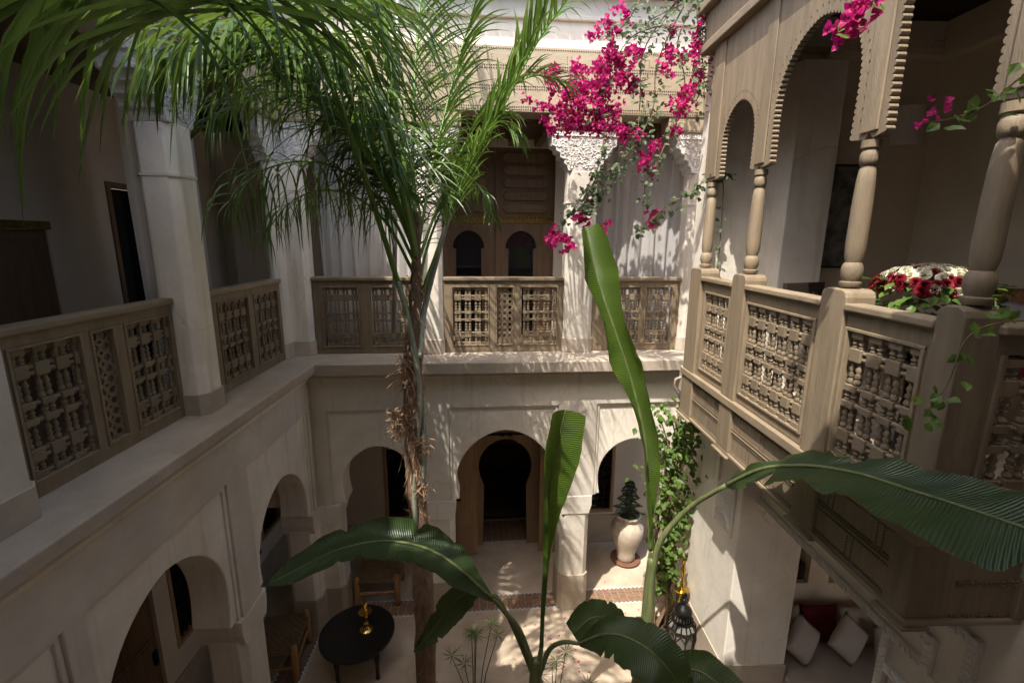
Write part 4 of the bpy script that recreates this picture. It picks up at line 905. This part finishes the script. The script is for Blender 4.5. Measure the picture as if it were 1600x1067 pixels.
FR = [
 # near fronds arching over towards the camera
 ([(640, 500, 4.4), (592, 345, 4.1), (542, 195, 3.5), (492, 75, 3.0), (445, 0, 2.5), (405, -35, 2.1), (378, -25, 1.8), (352, 25, 1.55)], 1.05, .034, 62, .9, .35, .15, 21, True, .28, .5, .16),
 ([(648, 400, 4.4), (622, 270, 3.9), (585, 110, 3.4), (520, -10, 2.9), (430, -70, 2.4), (330, -85, 2.0), (235, -65, 1.7), (150, -10, 1.45)], 1.1, .034, 58, .95, .25, .12, 22, True, .34, .5, .16),
 # right and upright fronds in the sun
 ([(655, 480, 4.5), (690, 372, 4.5), (738, 265, 4.5), (790, 160, 4.45), (850, 50, 4.35), (930, -50, 4.2), (1010, -100, 4.0)], .66, .026, 84, .35, .95, .4, 23, False, .2),
 ([(650, 400, 4.5), (648, 330, 4.6), (645, 230, 4.75), (650, 90, 4.9), (665, -60, 5.0), (690, -180, 5.0)], .74, .024, 80, .35, .95, .35, 24, False, .2),
 ([(653, 410, 4.5), (674, 350, 4.6), (705, 270, 4.7), (760, 170, 4.8), (830, 120, 4.85), (890, 130, 4.85)], .46, .02, 66, .5, .9, .35, 34, False, .22),
 ([(652, 475, 4.45), (680, 400, 4.4), (715, 310, 4.35), (745, 230, 4.3), (775, 190, 4.25), (800, 200, 4.2)], .48, .018, 54, .6, .85, .2, 35, False, .3),
 ([(652, 400, 4.5), (668, 300, 4.6), (690, 200, 4.7), (715, 100, 4.8), (745, 0, 4.9), (780, -90, 4.9)], .56, .02, 72, .4, .95, .4, 38, False, .2),
 # left and back fronds
 ([(650, 400, 4.4), (630, 300, 4.1), (600, 190, 3.9), (555, 110, 3.8), (500, 70, 3.7), (430, 80, 3.6)], .72, .022, 70, .8, .45, .15, 39, False, .18),
 ([(648, 390, 4.5), (618, 300, 4.6), (560, 210, 4.7), (480, 150, 4.7), (395, 150, 4.6), (320, 200, 4.5)], .74, .024, 84, .75, .5, .15, 26, False, .12),
 ([(648, 430, 4.45), (605, 350, 4.55), (555, 308, 4.65), (500, 298, 4.7), (452, 318, 4.7), (415, 365, 4.7)], .62, .014, 50, 1.3, .45, .05, 27, False, .2, .3, .28),
 ([(648, 410, 4.4), (604, 325, 4.3), (545, 272, 4.2), (480, 252, 4.1), (405, 270, 4.0), (355, 325, 4.0)], .7, .017, 46, 1.3, .45, .05, 36, False, .2, .3, .28),
 ([(648, 390, 4.4), (604, 290, 4.1), (530, 180, 3.8), (440, 90, 3.4), (340, 60, 3.1), (240, 100, 2.9)], .80, .028, 80, .75, .5, .15, 28, False, .2),
 ([(650, 400, 4.4), (638, 310, 4.2), (622, 180, 4.1), (590, 40, 4.0), (540, -60, 3.9), (470, -110, 3.7)], .80, .028, 76, .75, .5, .15, 29, False, .2),
 ([(649, 395, 4.4), (615, 300, 4.15), (570, 200, 3.9), (510, 100, 3.7), (430, 50, 3.5), (350, 70, 3.3)], .78, .026, 80, .75, .4, .15, 37, False, .18),
 ([(652, 480, 4.5), (664, 400, 4.7), (690, 330, 4.85), (725, 290, 4.95), (755, 300, 4.95), (772, 345, 4.9)], .36, .016, 46, 1.0, .5, .05, 30, False, .25),
 ([(649, 390, 4.45), (596, 280, 4.4), (500, 150, 4.3), (400, 30, 4.1), (290, -30, 3.9), (180, -20, 3.7)], .78, .026, 76, .75, .5, .15, 32, False, .22),
]
for f in FR: frond(*f)

def banana_leaf(parent, P, wl, wr, up, roll, name='leaf', n=46, m=9, fold=.25, tears=(), seed=1, wav=.012, rib=.014, pet=None):
    """P midrib points; wl, wr half widths along it; up vectors along it; roll angle per side (radians) along it"""
    rnd = random.Random(seed); C = spline(P, n); vs = []; fs = []; uv = []
    def ip(A, t):
        x = t * (len(A) - 1); k = min(int(x), len(A) - 2); u = x - k
        return A[k] * (1 - u) + A[k + 1] * u
    tears = list(tears) + ([] if name == 'rolled_leaf' else [(rnd.uniform(.12, .92), rnd.choice((-1, 1)), rnd.uniform(.12, .5)) for _ in range(5)])
    ups = [Vector(u_) for u_ in up]; Ltot = sum((C[i + 1] - C[i]).length for i in range(n)); s = 0
    for i, c in enumerate(C):
        t = i / n; T = (C[min(i + 1, n)] - C[max(i - 1, 0)]).normalized(); U = ip(ups, t); S = T.cross(U).normalized(); N = S.cross(T)
        if i: s += (C[i] - C[i - 1]).length
        a0 = ip(wl, t); a1 = ip(wr, t); ro = ip(roll, t) if hasattr(roll, '__len__') else roll
        for j in range(-m, m + 1):
            a = j / m; w_ = a1 if a > 0 else a0; al = abs(a)
            for (tt, sd, dp) in tears:
                if sd * a > 0 and abs(t - tt) < .018: w_ *= (1 - dp * (1 - abs(t - tt) / .018))
            if abs(ro) > .05:
                th = al * ro; rr = w_ / ro; x = rr * math.sin(th); y = rr * (1 - math.cos(th))
            else: x, y = w_ * al, 0
            x, y = x * math.cos(fold) - y * math.sin(fold), x * math.sin(fold) + y * math.cos(fold)
            y += wav * al * (math.sin(s * 9 + a * 2 + seed) + .6 * math.sin(s * 17.3 + seed * 2 + (1 if a > 0 else 4)) + .35 * math.sin(s * 31 + 3 * a))
            if al > .99: x *= 1 - .05 * rnd.random()
            vs.append(c + S * x * (1 if a >= 0 else -1) + N * y); uv.append((a * .5 + .5, s - al * w_ * .35))
    k = 2 * m + 1
    for i in range(n):
        for j in range(2 * m): fs.append((i * k + j, i * k + j + 1, (i + 1) * k + j + 1, (i + 1) * k + j))
    mb = MB(); mb.add(vs, fs); mb.uv = uv; o = mb.build(name, 'banana' if name == 'rolled_leaf' else 'banana_shaded', parent, smooth=True, fix=False)
    MB().tube([c for c in C], [max(.0025, rib * (1 - i / n * .85)) for i in range(n + 1)], 8).build('midrib', 'bananastem', o, smooth=True)
    if pet: MB().tube(spline(pet[0] + [C[0]], 18), [pet[1] + (rib - pet[1]) * i / 18 for i in range(19)], 10).build('leaf_stalk', 'bananastem', o, smooth=True)
    return o
Z = Vector((0, 0, 1))
def B1(u, v, Y): return pt(u, v, Y)
# centre banana
b1 = empty('banana_plant', (0, 0, 0), 0, 'banana plant with upright half-rolled leaf and long arched leaf towards the black table', 'plant', 'banana plants in the courtyard bed')
base = pt(836, 1060, 3.55); 
MB().tube(spline([(base.x + .02, base.y, 0), (base.x + .01, base.y, .8), tuple(base), tuple(pt(838, 1030, 3.55))], 24), [.085 - .002 * i for i in range(25)], 14).build('stem', 'bananastem', b1, smooth=True)
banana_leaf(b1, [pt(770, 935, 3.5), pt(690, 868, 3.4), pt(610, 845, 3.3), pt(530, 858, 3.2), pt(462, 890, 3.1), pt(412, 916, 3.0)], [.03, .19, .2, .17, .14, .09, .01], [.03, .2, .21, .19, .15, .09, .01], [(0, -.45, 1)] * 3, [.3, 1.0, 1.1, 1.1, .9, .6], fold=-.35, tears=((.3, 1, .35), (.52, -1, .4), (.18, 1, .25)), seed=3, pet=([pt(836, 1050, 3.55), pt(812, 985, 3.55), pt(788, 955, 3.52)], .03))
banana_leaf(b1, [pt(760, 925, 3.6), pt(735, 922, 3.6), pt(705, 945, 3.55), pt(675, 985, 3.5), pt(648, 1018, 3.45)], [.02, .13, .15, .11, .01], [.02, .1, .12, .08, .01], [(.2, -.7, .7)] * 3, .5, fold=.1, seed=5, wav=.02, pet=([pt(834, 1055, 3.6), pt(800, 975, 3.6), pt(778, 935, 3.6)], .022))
banana_leaf(b1, [pt(846, 1010, 3.55), pt(850, 900, 3.55), pt(855, 800, 3.5), pt(866, 720, 3.45), pt(884, 640, 3.4)], [.03, .06, .12, .2, .22, .17], [.03, .06, .12, .2, .22, .17], [(.35, -.9, 0), (.3, -.95, .1), (.2, -1, .15)], [3.0, 2.9, 2.4, 1.9, 1.3, .9], name='rolled_leaf', fold=.15, seed=8, wav=.004, rib=.02, pet=([pt(838, 1060, 3.55), pt(842, 1035, 3.55)], .03))
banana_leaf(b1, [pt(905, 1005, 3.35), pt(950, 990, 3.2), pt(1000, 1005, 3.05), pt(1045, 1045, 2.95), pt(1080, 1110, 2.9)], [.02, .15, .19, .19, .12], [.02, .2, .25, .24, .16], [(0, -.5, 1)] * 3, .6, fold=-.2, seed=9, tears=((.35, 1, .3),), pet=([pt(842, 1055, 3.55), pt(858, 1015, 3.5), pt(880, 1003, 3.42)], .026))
# second banana
b2 = empty('banana_plant', (0, 0, 0), 0, 'banana plant with tall twisted sunlit leaf and huge leaf reaching past the balcony', 'plant', 'banana plants in the courtyard bed')
q0 = pt(1008, 1010, 4.0)
MB().tube(spline([(q0.x - .04, 4.02, 0), (q0.x - .03, 4.0, .5), tuple(q0), tuple(pt(1014, 930, 4.0)), tuple(pt(1019, 870, 4.0))], 26), [.10 - .0022 * i for i in range(27)], 14).build('stem', 'bananastem', b2, smooth=True)
banana_leaf(b2, [pt(1016, 860, 4.0), pt(1012, 780, 4.0), pt(1008, 690, 4.0), pt(988, 600, 4.0), pt(962, 520, 4.0), pt(935, 440, 4.0), pt(915, 355, 4.0)], [.03, .08, .13, .16, .17, .18, .19, .16], [.03, .08, .13, .16, .17, .18, .19, .16], [(.5, -.85, 0), (.55, -.8, .1), (.2, -1, .1), (-.3, -.9, .2), (.1, -1, .2), (.35, -.9, .1)], [2.6, 2.0, 1.2, 1.9, .9, 1.7, .8, 1.5], name='rolled_leaf', fold=.2, seed=12, wav=.014, rib=.016, n=70, pet=([pt(1016, 900, 4.0)], .03))
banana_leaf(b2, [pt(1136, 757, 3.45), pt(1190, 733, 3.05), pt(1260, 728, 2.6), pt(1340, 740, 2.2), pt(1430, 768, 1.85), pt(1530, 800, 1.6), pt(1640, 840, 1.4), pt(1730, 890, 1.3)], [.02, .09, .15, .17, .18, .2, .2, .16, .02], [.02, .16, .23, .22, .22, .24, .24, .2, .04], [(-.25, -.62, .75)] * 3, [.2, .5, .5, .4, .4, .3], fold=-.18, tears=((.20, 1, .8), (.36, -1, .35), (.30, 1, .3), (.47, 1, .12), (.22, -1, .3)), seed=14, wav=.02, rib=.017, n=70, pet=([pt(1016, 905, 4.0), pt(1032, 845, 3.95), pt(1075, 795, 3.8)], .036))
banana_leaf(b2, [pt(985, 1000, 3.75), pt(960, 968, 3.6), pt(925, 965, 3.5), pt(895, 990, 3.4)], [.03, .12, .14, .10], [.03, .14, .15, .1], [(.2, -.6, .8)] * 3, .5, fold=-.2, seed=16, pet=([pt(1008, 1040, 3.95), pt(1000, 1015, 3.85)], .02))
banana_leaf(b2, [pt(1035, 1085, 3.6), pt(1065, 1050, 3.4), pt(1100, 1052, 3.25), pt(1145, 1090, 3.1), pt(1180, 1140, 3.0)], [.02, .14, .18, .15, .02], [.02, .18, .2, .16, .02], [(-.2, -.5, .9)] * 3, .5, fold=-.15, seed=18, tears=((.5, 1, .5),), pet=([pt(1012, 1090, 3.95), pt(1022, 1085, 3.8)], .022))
# papyrus tufts
def papyrus(px, py, Y, n, seed, label):
    rnd = random.Random(seed); c = pt(px, py, Y); t = empty('papyrus', (c.x, c.y, 0), 0, label, 'plant', 'umbrella papyrus in the bed'); st = MB(); lf = MB()
    for k in range(n):
        top = Vector((rnd.gauss(0, .14), rnd.gauss(0, .1), c.z * rnd.uniform(.72, 1.02))); st.tube([(top.x * .2, top.y * .2, 0), (top.x * .5, top.y * .5, top.z * .55), top], [.006, .005, .004], 5)
        for j in range(14):
            a = 6.28 * j / 14 + rnd.random() * .3; leaf6(lf, top, Vector((math.cos(a), math.sin(a), rnd.uniform(-.3, .5))), Z, rnd.uniform(.09, .15), .009)
    st.build('stems', 'cypleaf', t, kind='stuff'); lf.build('foliage', 'cypleaf', t, kind='stuff', fix=False)
papyrus(740, 985, 4.15, 7, 1, 'thin umbrella papyrus beside the palm trunk'); papyrus(868, 1030, 4.0, 6, 2, 'low umbrella papyrus between the two banana plants')

# climbing vine in the right corner
rnd = random.Random(31)
vb = tag(MB().box(1.86, 2.36, 5.16, 5.5, -.02, .012).build('planting_bed', 'soil'), 'small square earth bed in the floor at the foot of the climber', 'planter')
vi = empty('climbing_vine', (2.14, 5.35, 0), 0, 'leafy green climber on twisted stems against the corner pillar', 'plant'); o0 = Vector((2.14, 5.35, 0)); st = MB(); lf = MB()
for k in range(7):
    P = [Vector((rnd.uniform(-.1, .1), rnd.uniform(-.08, .08), 0))]
    for j in range(1, 8): P.append(Vector((rnd.gauss(0, .07), rnd.gauss(0, .05), j * .42)))
    st.tube(spline(P, 30), [.02 - .0004 * i for i in range(31)], 6)
    for a, b in ((0, 0),): pass
st.build('stems', 'twig', vi, smooth=True, kind='stuff')
for k in range(1250):
    z = .35 + 2.75 * rnd.random() ** .62; wd = .07 + .11 * min(1, max(0, (z - 1.1) / 1.1)); c = Vector((rnd.gauss(0, wd) + .06 * max(0, z - 2.2), rnd.gauss(-.03, wd * .6), z))
    if math.sin(c.x * 21 + c.z * 5) * math.sin(c.z * 9.3 + 1.7 + c.x * 6) < -.25: continue
    sz = rnd.uniform(.04, .115); leaf6(lf, c, Vector((rnd.gauss(0, .7), rnd.gauss(-.5, .5), rnd.uniform(-1, .2))), Vector((rnd.gauss(0, .3), -.6, .8)), sz, sz * .66)
lf.build('foliage', 'vineleaf', vi, kind='stuff', fix=False)
# bougainvillea hanging from the roof corner
bg_ = empty('bougainvillea', (0, 0, 0), 0, 'magenta bougainvillea trailing from the roof over the carved capitals', 'plant')
def flowers(mb, c, n, rx, rz, ry=.08, L=.039):
    cen = [Vector(c) + Vector((rnd.gauss(0, rx * .6), rnd.gauss(0, ry), rnd.gauss(0, rz * .6))) for _ in range(max(2, n // 8))]
    for k in range(n):
        p = rnd.choice(cen) + Vector((rnd.gauss(0, L * .75), rnd.gauss(0, L * .7), rnd.gauss(0, L * .75))); ax = Vector((rnd.gauss(0, .6), rnd.gauss(-.7, .5), rnd.gauss(0, .6))).normalized(); e = ax.orthogonal().normalized(); f2 = ax.cross(e)
        for j in range(3):
            a = 2.094 * j + rnd.random(); leaf6(mb, p, ax * .75 + e * math.cos(a) + f2 * math.sin(a), ax, L * rnd.uniform(.8, 1.2), L * .85)
PXM = 1 / 118.
for (x, y, Y, n, rx, rz) in ((905, 150, 5.3, 250, 32, 36), (950, 140, 5.3, 250, 28, 42), (925, 190, 5.3, 150, 36, 18), (965, 100, 5.3, 60, 18, 25), (948, 60, 5.35, 40, 12, 24), (885, 125, 5.3, 40, 16, 18), (972, 25, 5.35, 16, 14, 8), (1092, 70, 5.3, 60, 11, 34), (1072, 160, 5.25, 60, 18, 16), (1090, 85, 5.25, 40, 14, 12), (1050, 75, 5.3, 26, 12, 14), (1018, 248, 5.2, 45, 16, 18), (1018, 340, 5.1, 26, 9, 9), (922, 342, 5.1, 40, 13, 9), (884, 376, 5.1, 30, 10, 14), (855, 367, 5.1, 26, 9, 8), (1060, 195, 5.2, 12, 8, 6), (975, 210, 5.25, 18, 14, 8), (1032, 115, 5.3, 14, 10, 10), (1050, 2, 5.3, 14, 14, 6)):
    m = MB(); flowers(m, pt(x, y, Y), int(n * 1.5), rx * PXM, rz * PXM); m.build('flower_cluster', 'bract', bg_, fix=False, kind='stuff')
st = MB(); lf = MB()
def strand(P, n, sp, Lf=.065, r=.008):
    C = spline([pt(*q) for q in P], 40); st.tube(C, [r * (1 - .6 * i / 40) for i in range(41)], 5)
    for k in range(n):
        x = rnd.random() * 39.9; c = C[int(x)] + Vector((rnd.gauss(0, sp), rnd.gauss(-.02, sp), rnd.gauss(0, sp)))
        leaf6(lf, c, Vector((rnd.gauss(0, .7), rnd.gauss(-.4, .5), rnd.uniform(-1.1, .3))), Vector((rnd.gauss(0, .3), -.7, .7)), Lf * rnd.uniform(.7, 1.2), Lf * .68)
for P, n, sp in (([(1085, -60, 5.4), (1040, 30, 5.3), (985, 60, 5.3), (950, 120, 5.3), (925, 200, 5.25)], 130, .07), ([(1090, -40, 5.35), (1010, 70, 5.3), (1000, 160, 5.25), (990, 230, 5.2), (940, 300, 5.15), (905, 330, 5.1)], 190, .05), ([(1095, -40, 5.35), (1030, 90, 5.3), (1020, 170, 5.25), (985, 235, 5.2), (930, 285, 5.15), (915, 320, 5.1)], 150, .055),
                 ([(1105, -30, 5.3), (1060, 60, 5.25), (1070, 130, 5.2), (1050, 200, 5.2), (1028, 250, 5.15), (1008, 290, 5.1), (1012, 325, 5.1)], 120, .045), ([(1110, -30, 5.3), (1095, 50, 5.25), (1100, 120, 5.2), (1100, 180, 5.2)], 150, .06), ([(945, 210, 5.2), (935, 260, 5.15), (900, 320, 5.1), (870, 365, 5.1)], 60, .03), ([(1000, 0, 5.35), (975, 40, 5.3), (940, 60, 5.3)], 40, .06), ([(950, 250, 5.2), (925, 290, 5.15), (912, 320, 5.1), (910, 345, 5.1)], 45, .04), ([(1110, -20, 5.3), (1060, 10, 5.3), (1020, 30, 5.3), (990, 60, 5.3)], 120, .07)):
    strand(P, n, sp)
strand([(1112, 272, 5.0), (1080, 300, 5.0), (1045, 320, 5.0), (1010, 350, 5.0), (988, 368, 5.0)], 60, .03, .08); strand([(1118, 275, 4.95), (1130, 290, 4.9), (1125, 380, 4.9), (1120, 430, 4.9)], 10, .02); strand([(1112, 270, 4.9), (1130, 275, 4.85), (1150, 272, 4.8)], 22, .03, .08)
st.build('stems', 'twig', bg_, smooth=True, kind='stuff'); lf.build('foliage', 'darkleaf', bg_, kind='stuff', fix=False)
# sprays that climbed onto the balcony
for lab, PP, FL, nl in (('bougainvillea spray with large magenta cluster hanging before the widest scalloped arch', [(1375, -30, 2.25), (1365, 0, 2.25), (1345, 25, 2.25), (1332, 45, 2.25)], [(1333, 22, 2.25, 26, 20, 16), (1330, 50, 2.25, 16, 14, 12)], 10),
                        ('thin bougainvillea spray with two small flowers crossing the stout near column', [(1640, 90, 1.85), (1590, 125, 1.85), (1540, 165, 1.85), (1490, 185, 1.85), (1445, 192, 1.85)], [(1440, 190, 1.85, 6, 8, 5), (1467, 165, 1.85, 6, 8, 5)], 26),
                        ('leafy spray without flowers drooping over the near balcony corner post', [(1640, 500, 1.8), (1560, 505, 1.8), (1510, 530, 1.8), (1480, 600, 1.8), (1450, 640, 1.8), (1440, 650, 1.8)], [], 34)):
    t = empty('bougainvillea_spray', (0, 0, 0), 0, lab, 'plant'); st = MB(); lf = MB(); strand(PP, nl, .03, .06, .004); st.build('stem', 'twig', t, smooth=True); lf.build('foliage', 'vineleaf', t, kind='stuff', fix=False)
    for (x, y, Y, n, rx, rz) in FL:
        m = MB(); flowers(m, pt(x, y, Y), n, rx / 300., rz / 300., .03, .036 if Y > 2 else .02); m.build('flower_cluster', 'bract', t, fix=False, kind='stuff')

# petals and dry leaves fallen on the floor
fp = MB(); rnd = random.Random(77)
for k in range(70):
    c = Vector((rnd.gauss(1.5, .55), rnd.gauss(5.0, .5), .006 + rnd.random() * .004))
    if c.x > 2.3: continue
    a = rnd.uniform(0, 6.28); leaf6(fp, c, Vector((math.cos(a), math.sin(a), rnd.uniform(0, .25))), Z, rnd.uniform(.025, .04), .022)
tag(fp.build('fallen_petals', 'bract', kind='stuff', fix=False), 'dry magenta petals fallen on the floor by the climber', 'petals')
